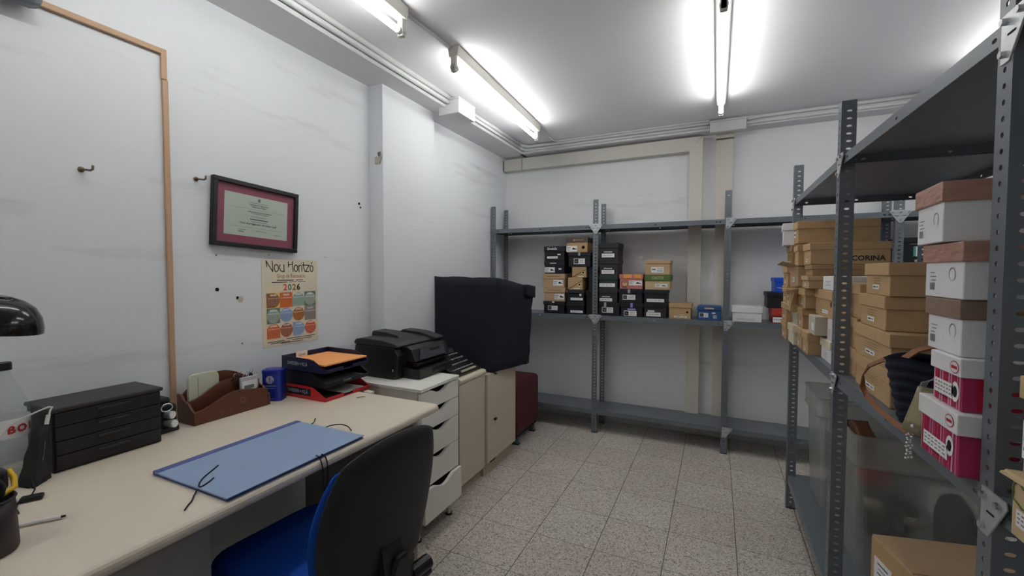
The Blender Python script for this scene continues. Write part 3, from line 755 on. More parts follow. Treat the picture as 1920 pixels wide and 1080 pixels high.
# ------------------------------------------------------------------ boxes on the aisle rack (fronts face -x)
GA = 'shoe boxes on the aisle rack'
RZ = -PI / 2
def ab(label, xf, y0, y1, z0, z1, body='kraft', lid=None, lid_h=.032, marks=None, d=.30, rz=0.0, tilt=None, **k):
    """y0<y1: extent along the rack; local +x points to -y"""
    if marks is None: marks = [('lines', 0, (z1 - z0) * .52, (y1 - y0) * .45, 3, 'faint_ink'), ('stick', -.008, .022, (y1 - y0) * .26, .013, 'tiny')]
    return shoebox(label, (xf, (y0 + y1) / 2, z0), y1 - y0, d, z1 - z0, RZ + rz, body, lid or body, lid_h, marks, GA, tilt=tilt, **k)
T = AZ[1] + .0005
# far column
ab('kraft shoe box, bottom of the farthest stack on the aisle rack', 2.157, 2.600, 2.760, T, 1.046)
ab('kraft shoe box, second from the bottom of the farthest aisle stack', 2.155, 2.590, 2.755, 1.047, 1.140)
ab('narrow kraft shoe box in the middle of the farthest aisle stack', 2.158, 2.600, 2.755, 1.141, 1.228)
ab('kraft shoe box with white tab, fourth up the farthest aisle stack', 2.158, 2.597, 2.757, 1.229, 1.328)
ab('kraft shoe box directly under the white box of the farthest aisle stack', 2.172, 2.585, 2.745, 1.329, 1.436, 'kraft_dark')
ab('white shoe box with faint print on top of the farthest aisle stack', 2.142, 2.595, 2.768, 1.437, 1.548, 'white_card', 'white_card', .036, [('lines', -.01, .05, .09, 2, 'grey_ink'), ('lines', 0, .032, .06, 2, 'grey_ink')], rz=-.09, d=.2)
# next column
ab('cream shoe box, bottom of the second farthest aisle stack', 2.166, 2.425, 2.594, T, 1.046, 'cream_card', 'cream_card', .036, [('stick', 0, .035, .045, .02, 'shoe')])
ab('pale flat shoe box on the cream box', 2.180, 2.425, 2.575, 1.047, 1.108, 'grey_card', 'grey_card', .02, [('lines', 0, .03, .06, 2, 'grey_ink')])
ab('kraft shoe box standing tilted, lower of the two tilted ones in the far stacks', 2.152, 2.462, 2.572, 1.112, 1.218, 'kraft', None, .03, [('stick', .0, .035, .034, .022, 'code'), ('stick', -.01, .07, .03, .012, 'tiny')], nolid=True, d=.28, tilt=(0, .05, RZ + .05))
ab('kraft shoe box tipped with open lid flap, upper of the two tilted ones', 2.165, 2.382, 2.520, 1.230, 1.322, 'kraft_pink', None, .03, [('stick', 0, .035, .036, .026, 'code')], nolid=True, d=.28, tilt=(0, -.06, RZ + .1))
ab('kraft shoe box leaning beneath the top box of the aisle stack', 2.170, 2.378, 2.480, 1.328, 1.424, 'kraft', None, .028, [], d=.28, tilt=(0, -.05, RZ))
ab('long kraft shoe box lying on top of the aisle stacks beside the white one', 2.176, 2.440, 2.568, 1.4375, 1.541, 'kraft', 'kraft', .036, [('stick', -.02, .045, .05, .03, 'tiny')], d=.31)
# next
ab('kraft shoe box on the shelf between the cream box and the darker one', 2.178, 2.290, 2.420, T, 1.046, 'kraft_pink')
ab('kraft shoe box under the open flap, second tier', 2.182, 2.300, 2.420, 1.047, 1.138, 'kraft')
ab('kraft shoe box with torn corner flap in the third tier', 2.185, 2.270, 2.420, 1.139, 1.226, 'kraft', None, .03, d=.28)
ab('kraft shoe box with small white tab in the fourth tier, beside the white carton', 2.196, 2.195, 2.352, 1.285, 1.332, 'kraft_dark', None, .02, [], d=.28)
ab('kraft shoe box with large dark lettering on its long side', 2.188, 2.196, 2.358, 1.333, 1.424, 'kraft', 'kraft', .030, [('stick', 0, .018, .04, .014, 'tiny')], d=.27, side=[('txt', 'CORINA', .195, .024, .029, 'brown_black_card')])
ab('kraft shoe box under the lettered box, fourth tier', 2.182, 2.185, 2.345, 1.230, 1.284, 'kraft_pink', None, .02, [('stick', 0, .018, .04, .012, 'tiny')], d=.27)
ab('dark kraft shoe box on the shelf, its long side in shadow', 2.180, 2.155, 2.282, T, 1.046, 'kraft', 'kraft', .034, [('stick', 0, .02, .03, .014, 'tiny')], d=.31)
ab('pale grey shoe box on the dark kraft one', 2.186, 2.062, 2.195, 1.047, 1.122, 'grey_card', 'grey_card', .02, [('stick', .03, .034, .05, .03, 'print')], d=.27, nolid=True)
ab('white shoe box on the shelf right behind the middle aisle post', 2.222, 1.965, 2.135, T, 1.037, 'white_card', 'cream_card', .032, [('lines', 0, .032, .06, 3, 'grey_ink')], d=.29)
ab('white shoe box standing upright on the other white one behind the post', 2.224, 1.970, 2.050, 1.038, 1.122, 'blush_card', 'blush_card', .02, [('lines', 0, .04, .05, 4, 'grey_ink')], d=.29, nolid=True)
ab('wide kraft shoe box with dark finger hole above the two white boxes', 2.221, 1.948, 2.262, 1.1225, 1.229, 'kraft', 'kraft', .036, [('hole', .125, .055, .011), ('stick', .03, .022, .10, .014, 'bar')], d=.22)
ab('low white carton on the wide kraft box behind the post', 2.224, 1.955, 2.150, 1.230, 1.284, 'white_card', None, .02, [('lines', 0, .034, .09, 3, 'grey_ink')], d=.24, nolid=True)
# bay in front of the middle post
ab('wide kraft shoe box on the shelf just past the middle post', 2.246, 1.745, 1.945, T, 1.046, 'kraft', None, .034, d=.22)
ab('wide kraft shoe box second up, just past the middle post', 2.246, 1.735, 1.945, 1.047, 1.150, 'kraft', None, .034, d=.22)
ab('wide kraft shoe box on top of the three just past the middle post', 2.246, 1.712, 1.945, 1.151, 1.262, 'kraft', None, .034, d=.22)
ab('kraft shoe box on the shelf behind the navy basket bag', 2.233, 1.390, 1.695, T, 1.050, 'kraft', None, .036, d=.30)
ab('kraft shoe box above the shelf one, behind the bag strap', 2.229, 1.380, 1.692, 1.051, 1.144, 'kraft', None, .034, d=.32)
ab('kraft shoe box second from the top above the navy bag', 2.233, 1.440, 1.664, 1.145, 1.236, 'kraft', None, .034, d=.33)
ab('kraft shoe box on top of the stack above the navy bag', 2.235, 1.425, 1.626, 1.237, 1.325, 'kraft', None, .034, d=.33)
# (loose flaps of the two tilted boxes)
for root, pts in ((next(o for o in COL.objects if o.get('label', '').startswith('kraft shoe box tipped')), [(-.067, -.004, .098), (.067, -.004, .100), (.064, -.062, .118), (-.060, -.058, .112)]),
                  (next(o for o in COL.objects if o.get('label', '').startswith('kraft shoe box standing tilted')), [(-.053, -.004, .104), (.053, -.004, .104), (.050, -.040, .112), (-.050, -.044, .108)]),
                  (next(o for o in COL.objects if o.get('label', '').startswith('kraft shoe box with torn')), [(-.070, -.006, .06), (-.055, -.006, .01), (.01, -.045, .015), (-.02, -.03, .07)])):
    b = MB(); P = [Vector(p) for p in pts]; N_ = (P[1] - P[0]).cross(P[3] - P[0]).normalized() * .0016
    b.face(P, 'kraft_pink'); b.face([p + N_ for p in reversed(P)], 'kraft_pink')
    for k in range(4): b.face([P[k], P[k] + N_, P[(k + 1) % 4] + N_, P[(k + 1) % 4]], 'kraft_pink')
    b.build('flap', root)
# pink and white stack beside the near post
def pinkmarks(w, h, lid_h):
    return [('stripes',), ('ohole', w * .29, h - lid_h - .028, .0105), ('stick', -.010, .028, w * .62, .026, 'fine'), ('lidoval', w * .33, h - lid_h / 2, .016, .011), ('lines', -.01, .012, .06, 1, 'ink')]
ab('pink striped shoe box with white lid on the shelf, bottom of the near stack', 2.204, .970, 1.124, T, 1.060, 'magenta', 'white_card', .036, pinkmarks(.156, .108, .036), d=.235, side=[('stripe', .05, .03, 'red_card'), ('stripe', .13, .05, 'crimson')], lidlabel='white lid')
ab('pink striped shoe box with white lid, second from the bottom of the near stack', 2.211, .985, 1.098, 1.061, 1.152, 'magenta', 'white_card', .032, pinkmarks(.113, .09, .032), d=.28, side=[('stripe', .05, .06, 'crimson'), ('stripe', .16, .10, 'brown_card')], lidlabel='white lid')
wm = [('moon', .034, .044, .0115), ('lines', -.040, .046, .026, 3, 'grey_ink'), ('code', -.042, .020, .022, .014)]
ab('white shoe box with dull brown lid, lowest white one of the near stack', 2.213, 1.0, 1.137, 1.153, 1.252, 'white_card', 'copper_kraft', .034, wm, d=.29, lidlabel='dull brown foil lid')
ab('white shoe box with crinkled copper lid, middle white one of the near stack', 2.208, .986, 1.142, 1.253, 1.352, 'white_card', 'copper_foil', .034, wm, d=.29, lidlabel='crinkled copper foil lid')
ab('white shoe box with copper lid on top of the near stack', 2.198, 1.030, 1.170, 1.3545, 1.462, 'white_card', 'copper_foil', .036, wm, d=.29, rz=-.06, lidlabel='copper foil lid')
# first bay, beside the camera
nb = ab('crushed kraft shoe box with green outline mark beside the near post', 2.190, .655, .800, T, 1.035, 'kraft_pale', None, .05, [('stick', -.028, .028, .055, .022, 'fine')], d=.27, nolid=True)
b = MB(); P = [Vector((-.048 + .019 * math.cos(a) * (1 + .18 * math.cos(3 * a)), -.0012, .058 + .014 * math.sin(a) * (1 + .18 * math.sin(4 * a)))) for a in [2 * PI * k / 24 for k in range(25)]]
b.tube(P, .0009, 'grass_card', 5, caps=False); b.build('printed_outline', nb)
b = MB(); b.hexa([(-.076, -.010, .078), (.076, -.006, .078), (.076, .268, .078), (-.076, .268, .078), (-.071, -.004, .084), (.074, .002, .084), (.074, .266, .084), (-.071, .266, .084)], 'kraft_pale', 4, .0012, False); b.build('lid', nb)
ab('kraft shoe box with white sticker stacked beside the near post, upper one', 2.196, .640, .795, 1.0375, 1.165, 'kraft_pale', 'kraft_pale', .03, [('stick', -.045, .045, .055, .05, 'fine')], d=.28)

# ------------------------------------------------------------------ navy basket bag, clutch
t = thing('basket_bag', 'navy woven basket bag with brown leather strap among the kraft boxes', 'bag', (2.35, 1.28, T))
b = MB()
prof = []
n = 26; rings = []
def bagring(z, k):
    sx = .118 + .028 * k; sy = .030 + .016 * k
    return [(2.338 + sx * math.copysign(abs(math.cos(a)) ** .7, math.cos(a)), 1.285 + sy * math.copysign(abs(math.sin(a)) ** .7, math.sin(a)), z) for a in [2 * PI * q / 40 for q in range(40)]]
tt = bmesh.new(); R = []
for i in range(n + 1):
    k = i / n; z = T + .001 + .150 * k
    bulge = .0055 * ((i // 2) % 2)
    ring = bagring(z, k)
    R.append([tt.verts.new(((p[0] - 2.338) * (1 + bulge * 4) + 2.338, (p[1] - 1.285) * (1 + bulge * 14) + 1.285, p[2] + .006 * math.sin(q * .6) * k)) for q, p in enumerate(ring)])
for A, B in zip(R, R[1:]):
    for q in range(40): tt.faces.new((A[q], A[(q + 1) % 40], B[(q + 1) % 40], B[q]))
tt.faces.new(list(reversed(R[0])))
b.merge(tt, 'basket_navy', None, False)
b.build('woven_body', t, True)
b = MB(); b.tube([(2.222, 1.30, 1.088), (2.20, 1.335, 1.086), (2.178, 1.352, 1.066), (2.168, 1.358, 1.04), (2.166, 1.35, 1.012), (2.172, 1.33, .992), (2.183, 1.285, .974), (2.192, 1.23, .966), (2.20, 1.18, .962), (2.24, 1.16, .960)], 0, 'strap_leather', flat=(.0062, .0016, (.35, .5, .8)))
o = b.build('strap', t, True); o['label'] = 'brown leather strap'
b = MB(); b.tube([(2.225, 1.30, 1.094), (2.25, 1.30, 1.118), (2.29, 1.30, 1.135), (2.33, 1.30, 1.138), (2.37, 1.30, 1.125), (2.385, 1.30, 1.10)], 0, 'strap_leather', flat=(.014, .0016, (0, 1, .1)))
b.build('strap', t, True)
t = thing('clutch_purse', 'small silvery clutch with a dangling crystal chain by the pink boxes', 'purse', (2.215, 1.15, T))
b = MB(); b.hexa([(2.182, 1.150, .975), (2.205, 1.128, .968), (2.222, 1.135, .968), (2.20, 1.157, .975), (2.206, 1.148, 1.066), (2.226, 1.132, 1.064), (2.236, 1.136, 1.064), (2.216, 1.152, 1.066)], 'clutch_gold', 4, .0008); b.build('purse_body', t, True)
b = MB()
for k in range(26):
    z = .972 - .0022 * k
    b.sphere((2.193 + .0045 * math.sin(k * 1.7), 1.140 + .003 * math.cos(k * 2.3), z), .0026, 'crystal', seg=6)
b.sphere((2.197, 1.139, .985), .005, 'crystal', (.8, .9, 1), 10)
b.build('crystal_chain', t, True)
b = MB(); b.tube([(2.205, 1.14, 1.052), (2.212, 1.136, 1.078), (2.224, 1.130, 1.088), (2.238, 1.128, 1.080), (2.246, 1.128, 1.062)], 0, 'pouch_plastic', flat=(.012, .0008, (.7, .7, 0))); b.build('handle_loop', t, True)

# ------------------------------------------------------------------ storage on the bottom shelf
TB = AZ[0] + .001
def tub(label, x0, x1, y0, y1, h, rim):
    t = thing('storage_tub', label, 'storage box', ((x0 + x1) / 2, (y0 + y1) / 2, TB), 0, 'clear storage tubs on the bottom shelf')
    def shell(za, zb, ins_a, ins_b, th=.003):
        b = MB(); q = MB
        A = [(x0 + ins_a, y0 + ins_a), (x1 - ins_a, y0 + ins_a), (x1 - ins_a, y1 - ins_a), (x0 + ins_a, y1 - ins_a)]
        B = [(x0 + ins_b, y0 + ins_b), (x1 - ins_b, y0 + ins_b), (x1 - ins_b, y1 - ins_b), (x0 + ins_b, y1 - ins_b)]
        def rnd(P, z, r=.03):
            out = []; cs = [(1, 1, PI), (-1, 1, 1.5 * PI), (-1, -1, 0), (1, -1, .5 * PI)]
            for (px, py), (sx, sy, a0) in zip(P, cs):
                for k in range(5):
                    a = a0 + k / 4 * PI / 2
                    out.append((px + sx * r + r * math.cos(a), py + sy * r + r * math.sin(a), z))
            return out
        return rnd(A, za), rnd(B, zb)
    b = MB(); i = 0
    segs = [(TB, TB + rim, .018, .004), (TB + rim, TB + rim + .004, .004, -.008), (TB + rim + .004, TB + h, -.008, -.008), ]
    first = None
    for za, zb, ia, ib in segs:
        A, B = shell(za, zb, ia, ib)
        if first is None: first = A
        nn = len(A)
        for k in range(nn): b.face([A[k], A[(k + 1) % nn], B[(k + 1) % nn], B[k]], 'bin_frosted' if za > TB + rim + .001 else 'bin_plastic', True)
    b.face(list(reversed(first)), 'bin_plastic')
    b.build('tub_wall', t, True)
    A, _ = shell(TB + rim, TB + rim, -.006, -.006); A.append(A[0])
    b = MB(); b.tube(A, .006, 'bin_plastic', 8, caps=False); b.build('rim', t, True)
    A, _ = shell(TB + h, TB + h, -.008, -.008); A.append(A[0])
    b = MB(); b.tube(A, .003, 'bin_plastic', 8, caps=False); b.build('top_edge', t, True)
    return t
tub('large clear storage tub on the bottom shelf behind the open carton', 2.305, 2.70, 1.95, 2.375, .52, .41)
tub('clear storage tub farther along the bottom shelf, past the middle post', 2.275, 2.70, 2.42, 2.745, .53, .44)
def lump(name, label, cat, c, r, sc, m, seed=0):
    b = MB(); b.sphere(c, r, m, sc, 28)
    for v in b.bm.verts:
        d = v.co - Vector(c)
        v.co += d * (0.30 * noise.noise(v.co * 16.0 + Vector((seed, 0, 0))) + 0.10 * noise.noise(v.co * 45.0))
    return tag(b.build(name), label, cat, 'things packed in the clear tubs')
def shoe(label, loc, rot, m, L=.25):
    t = thing('shoe', label, 'shoe', loc, 0, 'things packed in the clear tubs', rot)
    b = MB(); b.hexa([(-.035, 0, 0), (.035, 0, 0), (.03, L, 0), (-.03, L, 0), (-.030, .01, .085), (.030, .01, .085), (.022, L - .01, .03), (-.022, L - .01, .03)], m, 5, .001); b.build('upper', t)
    b = MB(); b.box(-.037, .037, -.003, L + .004, -.012, 0, 'black_plastic', .003); b.build('sole', t)
    return t
shoe('brown shoe poking above the edge of the large clear tub', (2.350, 2.05, .610), (1.0, 0, .1), 'shoe_brown', .12)
shoe('dark shoe in the large clear tub beside the brown one', (2.53, 2.05, .60), (.95, 0, -.2), 'dark_stuff', .13)
lump('folded_cloth', 'red folded cloth near the rim inside the large tub', 'cloth', (2.375, 2.020, .545), .052, (1, .9, .8), 'red_stuff')
lump('shoe_bag', 'big dark shoe bag filling the middle of the large tub', 'bag', (2.465, 2.20, .320), .098, (1, 1.0, 1.0), 'dark_stuff')
lump('shoe_bag', 'dark shoe bag on the far side of the large tub', 'bag', (2.625, 2.06, .34), .062, (.9, 1.3, 2.3), 'dark_stuff')
lump('slipper', 'pale slipper pressed against the wall of the large tub', 'slipper', (2.380, 2.035, .425), .046, (.75, 1.0, .42), 'pale_stuff')
lump('slipper', 'second pale slipper lower down in the large tub', 'slipper', (2.50, 2.02, .39), .030, (1.2, .9, .5), 'pale_stuff')
lump('folded_cloth', 'pale cloth on the floor of the farther tub', 'cloth', (2.42, 2.58, .262), .068, (1.1, 1.2, .75), 'pale_stuff')
lump('folded_cloth', 'brown cloth standing inside the farther tub', 'cloth', (2.60, 2.58, .33), .065, (.9, 1, 1.8), 'shoe_brown')

# open carton, rotated
t = thing('cardboard_carton', 'large cardboard carton with shipping label on the bottom shelf', 'carton', (2.272, 1.640, TB), -.0)
ang = math.atan2(1.711 - 1.647, 2.546 - 2.266)
t.rotation_euler = (0, 0, ang)
b = MB(); b.box(0, .42, -.36, 0, 0, .315, 'kraft', .003); b.build('carton_body', t)
b = MB(); b.box(.002, .418, -.358, -.182, .3155, .3185, 'kraft_pink'); b.build('top_flap', t)
b = MB(); b.box(.002, .418, -.178, -.002, .3155, .3185, 'kraft_pink'); b.build('top_flap', t)
b = MB(); b.box(-.0012, -.0004, -.10, -.02, .17, .265, 'sticker'); 
for k in range(6): b.rect((-.0014, -.06, .25 - .014 * k), (0, -1, 0), (0, 0, 1), .05 - .008 * (k % 2), .004, 'lilac_tag' if k % 2 else 'ink')
b.build('shipping_label', t)

# ------------------------------------------------------------------ desk
DZ = 0.747
t = thing('desk', 'long beige laminate desk against the left-hand wall', 'desk', (0.4, .6, 0))
b = MB()
prof = [(0.012, DZ - .034), (.775, DZ - .034)]
for k in range(9):
    a = -PI / 2 + PI * k / 8
    prof.append((.777 + .017 * math.cos(a) * 1.0, DZ - .017 + .017 * math.sin(a)))
prof.append((0.012, DZ))
b.prism(prof, 'desk_laminate', 'y', -.55, 1.478, 0); b.build('desktop', t, True)
b = MB(); b.box(.016, .77, 1.478, 1.4795, DZ - .032, DZ - .001, 'desk_edge'); b.build('edge_band', t, True)
b = MB(); b.box(.20, .70, -.5, .632, 0.06, DZ - .036, 'desk_grey', .003); ped = b.build('pedestal', t, True)
for k in range(3):
    b = MB(); b.box(.7, .716, -.49, .625, .08 + .21 * k, .08 + .21 * k + .205, 'desk_grey', .003); b.build('drawer', t, True)
b = MB(); b.box(.05, .70, 1.43, 1.455, 0, DZ - .034, 'desk_grey', .002); b.build('side_panel', t, True)
b = MB(); b.box(.58, .60, .634, 1.43, DZ - .062, DZ - .034, 'desk_dark'); b.build('front_rail', t, True)
b = MB(); b.box(.34, .358, .634, 1.43, .50, DZ - .034, 'desk_dark'); b.build('modesty_panel', t, True)

# blue portfolio with ribbon ties
t = thing('portfolio_folder', 'blue card portfolio folder with black ribbon ties lying on the desk', 'folder', (.62, .85, DZ))
b = MB(); b.box(.462, .782, .626, 1.067, DZ + .0005, DZ + .0035, 'folder_under', .001); b.build('back_cover', t, True)
b = MB(); b.box(.464, .776, .628, 1.065, DZ + .0038, DZ + .007, 'paper_white'); b.build('papers', t, True)
b = MB(); b.box(.472, .784, .624, 1.068, DZ + .0075, DZ + .0105, 'folder_blue', .001); b.build('front_cover', t, True)
b = MB(); b.box(.460, .486, .625, 1.0685, DZ + .0003, DZ + .0118, 'folder_edge', .002); b.build('spine', t, True)
zt = DZ + .012
for path in ([(.585, .722, zt), (.60, .70, zt), (.625, .660, zt), (.645, .640, zt), (.668, .626, zt), (.672, .632, zt), (.662, .655, zt), (.650, .672, zt)],
             [(.668, .622, DZ + .006), (.683, .606, DZ + .002), (.703, .592, DZ + .002), (.716, .576, DZ + .002), (.733, .560, DZ + .003)],
             [(.528, 1.068, DZ + .006), (.525, 1.085, DZ + .004), (.515, 1.10, DZ + .006), (.505, 1.112, DZ + .012)],
             [(.60, 1.068, DZ + .006), (.615, 1.085, DZ + .012), (.64, 1.105, DZ + .014), (.672, 1.108, DZ + .010), (.70, 1.095, DZ + .003)],
             [(.776, .885, zt), (.792, .886, DZ + .008), (.802, .888, DZ - .03), (.803, .888, DZ - .075), (.801, .893, DZ - .118), (.8025, .902, DZ - .075), (.800, .906, DZ - .02), (.793, .904, DZ + .006), (.782, .898, zt)],
             ):
    P = []
    for a, c in zip(path, path[1:]):
        for k in range(4): P.append(Vector(a).lerp(Vector(c), k / 4))
    P.append(Vector(path[-1]))
    for _ in range(3): P = [P[0]] + [(P[i - 1] + P[i] * 2 + P[i + 1]) / 4 for i in range(1, len(P) - 1)] + [P[-1]]
    b = MB(); b.tube(P, .0019, 'cord_black', 6); b.build('ribbon_tie', t, True)

# black four drawer chest
t = thing('drawer_chest', 'small black desktop chest with four drawers', 'desk organiser', (.13, .64, DZ))
b = MB(); b.box(.055, .212, .512, .766, DZ + .0005, DZ + .166, 'chest_black', .003); b.build('case', t, True)
b = MB(); b.box(.050, .220, .507, .771, DZ + .166, DZ + .178, 'chest_top', .004); b.build('top_board', t, True)
for k in range(4):
    z = DZ + .008 + .0395 * k
    b = MB(); b.box(.2125, .2185, .517, .761, z, z + .0375, 'chest_black', .002); dr = b.build('drawer', t, True)
    b = MB(); b.box(.2185, .2235, .605, .68, z + .024, z + .031, 'chest_top', .002); b.build('handle', dr, True)
# binoculars standing behind the chest
t = thing('binoculars', 'old black binoculars standing on end behind the chest', 'binoculars', (.11, .81, DZ))
b = MB(); b.box(.06, .145, .786, .846, DZ + .0005, DZ + .095, 'black_matte', .008); b.box(.07, .15, .79, .85, DZ + .0005, DZ + .018, 'black_plastic', .004); b.box(.075, .135, .79, .835, DZ + .095, DZ + .118, 'black_matte', .01); b.build('binocular_body', t, True)
for z, dx in ((DZ + .062, 0), (DZ + .034, .012)):
    b = MB(); b.cyl((.14, .815, z), (.158 + dx, .822, z), .013, 'zinc', seg=20); b.cyl((.158 + dx, .822, z), (.163 + dx, .824, z), .0125, 'paper_white', seg=20); o = b.build('eyepiece', t, True); o['label'] = 'pale grey eyepiece'
b = MB(); P = [(.150, .812 + .017 * math.cos(a), DZ + .088 + .013 * math.sin(a)) for a in [2 * PI * k / 16 for k in range(17)]]; b.tube(P, .0028, 'chrome', 6, caps=False); b.build('focus_ring', t, True)

def rrect(hx, hy, r, n=5):
    out = []
    for sx, sy, a0 in ((1, 1, 0), (-1, 1, PI / 2), (-1, -1, PI), (1, -1, 1.5 * PI)):
        for k in range(n): 
            a = a0 + PI / 2 * k / (n - 1); out.append((sx * (hx - r) + r * math.cos(a), sy * (hy - r) + r * math.sin(a)))
    return out
# carved wooden letter rack
t = thing('letter_rack', 'carved dark wood letter rack on the desk by the wall', 'letter rack', (.11, 1.03, DZ))
WAVE = [0, .10, .32, .62, .86, 1.0, 1.0, .93, .80, .66, .55]
def arch(y0, y1, h0, h1, pw, n=20):
    if pw > 1:
        out = [(y0, DZ + .004)]
        for k in range(n + 1):
            u = k / n * 10; i = min(9, int(u)); f = u - i
            out.append((y0 + (y1 - y0) * k / n, DZ + h0 + (h1 - h0) * (WAVE[i] * (1 - f) + WAVE[i + 1] * f)))
        return out + [(y1, DZ + .004)]
    return [(y0, DZ + .004)] + [(y0 + (y1 - y0) * k / n, DZ + h0 + (h1 - h0) * math.sin(PI * min(1, k / n)) ** pw) for k in range(n + 1)] + [(y1, DZ + .004)]
for (xa, xb), h0, h1, pw in (((.150, .162), .046, .090, 1.3), ((.100, .108), .075, .128, 1.1), ((.060, .069), .090, .160, .8)):
    b = MB(); b.prism(arch(.897, 1.170, h0, h1, pw), 'dark_wood', 'x', xa, xb, .001)
    if xa > .14:
        for yy, zz, r in ((1.065, .048, .012), (1.02, .026, .006), (.985, .022, .007), (1.115, .03, .006)):
            for q in range(6 if r > .01 else 3):
                a = q * PI / (3 if r > .01 else 1.5); b.disc((.1626, yy + r * math.cos(a) * .8, DZ + zz + r * math.sin(a) * .8), (0, 1, 0), (0, 0, 1), r * .3, 'carved_wood', 8)
    b.build('slat_panel', t, True)
for ya, yb in ((.889, .897), (1.170, 1.178)):
    b = MB(); b.prism([(.058, DZ + .004), (.164, DZ + .004), (.164, DZ + .046), (.150, DZ + .052), (.138, DZ + .062), (.126, DZ + .075), (.112, DZ + .078), (.098, DZ + .084), (.088, DZ + .098), (.072, DZ + .104), (.058, DZ + .104)], 'dark_wood', 'y', ya, yb, .001); b.build('end_panel', t, True)
b = MB(); b.box(.058, .164, .889, 1.178, DZ + .0005, DZ + .006, 'dark_wood', .001); b.build('base_board', t, True)
b = MB(); b.prism([(p[0] + .968, p[1] + DZ + .088) for p in rrect(.0535, .080, .020)], 'pale_green_card', 'x', .073, .087, .002); b.box(.087, .0875, .945, .9465, DZ + .06, DZ + .155, 'grey_ink')
tag(b.build('notebook'), 'pale green pocket notebook standing in the letter rack', 'notebook')
t2 = thing('name_badge', 'clip-on name badge holder stuck in the letter rack', 'badge', (.13, 1.115, DZ))
b = MB(); b.box(.124, .132, 1.075, 1.150, DZ + .075, DZ + .128, 'zinc', .002); b.build('holder', t2, True)
b = MB(); b.box(.1325, .1335, 1.082, 1.142, DZ + .075, DZ + .112, 'paper_white'); b.box(.1336, .134, 1.09, 1.13, DZ + .080, DZ + .094, 'grey_ink'); b.build('card', t2, True)
for k in range(6):
    t2 = thing('bulldog_clip', 'small wire-handled paper clip heaped above the name badge', 'clip', (.115, 1.06 + .018 * k, DZ + .12), 0, 'paper clips in the letter rack')
    y = 1.062 + .016 * k; x = .112 + .004 * (k % 3); z = DZ + .118 + .010 * math.sin(k * 2.1)
    b = MB(); b.prism([(y - .008, z), (y + .008, z), (y + .003, z + .012), (y - .003, z + .012)], 'black_plastic', 'x', x, x + .008); b.build('jaw', t2, True)
    b = MB(); b.tube([(x + .004, y - .004, z + .01), (x + .004 + .006, y - .006, z + .025), (x + .01, y, z + .031), (x + .01, y + .006, z + .025), (x + .004, y + .004, z + .01)], .0012, 'chrome', 5); b.build('wire_handle', t2, True)

# blue tin
t = thing('tin_box', 'blue metal tin with a round white emblem beside the letter rack', 'tin', (.115, 1.233, DZ), math.radians(30))
b = MB(); b.prism(rrect(.040, .032, .014), 'tin_blue', 'z', 0.0005, .118); b.build('tin_body', t, smooth_angle=35)
b = MB(); b.prism(rrect(.0415, .0335, .015), 'tin_blue', 'z', .118, .133, .002); b.build('tin_lid', t, smooth_angle=35)
b = MB(); y = -.0325
b.disc((-.004, y, .092), (1, 0, 0), (0, 0, 1), .0165, 'grey_tag', 24)
b.face([(-.008, y - .0003, .106), (-.004, y - .0003, .098), (-.001, y - .0003, .104), (-.003, y - .0003, .092), (-.002, y - .0003, .078), (-.006, y - .0003, .078), (-.006, y - .0003, .092)], 'tin_blue')
b.face([(.003, y - .0003, .094), (.008, y - .0003, .09), (.008, y - .0003, .080), (.005, y - .0003, .080), (.004, y - .0003, .088)], 'tin_blue')
b.rect((-.002, y, .066), (1, 0, 0), (0, 0, 1), .046, .003, 'grey_tag'); b.rect((-.002, y, .055), (1, 0, 0), (0, 0, 1), .036, .002, 'lilac_tag'); b.rect((-.002, y, .012), (1, 0, 0), (0, 0, 1), .03, .002, 'lilac_tag')
b.build('emblem', t)

# stacked letter trays, each a thing
GT = 'stacked letter trays'
def tray(label, z, m, text=None, lift=0.0):
    t = thing('letter_tray', label, 'letter tray', (.22, 1.435, z), 0, GT)
    x0, x1, y0, y1 = .085, .352, 1.292, 1.545
    b = MB(); b.box(x0, x1, y0, y1, z, z + .003, m, .001); b.build('tray_floor', t, True)
    side = [(x0, z), (x1, z), (x1, z + .016), (x1 - .07, z + .052), (x0 + .17, z + .056), (x0, z + .058)]
    for ya, yb in ((y0, y0 + .003), (y1 - .003, y1)):
        b = MB(); b.prism(side, m, 'y', ya, yb)
        if ya < 1.4 and text:
            if m == 'tray_red': b.rect((x0 + .105, ya - .0005, z + .030), (1, 0, 0), (0, 0, 1), .15, .030, 'tray_smoke')
            b.text(text, .021, (x0 + .100, ya - .0010, z + .030), (1, 0, 0), (0, 0, 1), 'grey_tag', width=.125, bold=.0004)
        b.build('side_wall', t, True)
    b = MB(); b.box(x0, x0 + .003, y0, y1, z, z + .058, m); b.build('back_wall', t, True)
    for ya, yb in ((y0, y0 + .10), (y1 - .10, y1)):
        b = MB(); b.box(x1 - .003, x1, ya, yb, z, z + .016, m, .001); b.build('front_lip', t, True)
    return t
tray('red letter tray at the bottom of the tray stack', DZ + .0005, 'tray_red', 'SWEDEN = KLÄ')
tray('smoky black letter tray in the middle of the tray stack', DZ + .060, 'tray_smoke')
tray('navy blue letter tray on top of the tray stack', DZ + .1195, 'tray_navy', 'SWEDEN = KLÄ')
b = MB(); b.box(.095, .346, 1.298, 1.538, DZ + .150, DZ + .156, 'paper_orange'); tag(b.build('paper_stack'), 'orange paper filling the navy top tray', 'paper')
b = MB(); b.box(.095, .346, 1.30, 1.530, DZ + .0645, DZ + .072, 'smoke_sheet'); tag(b.build('paper_stack'), 'grey papers in the smoky middle tray', 'paper')
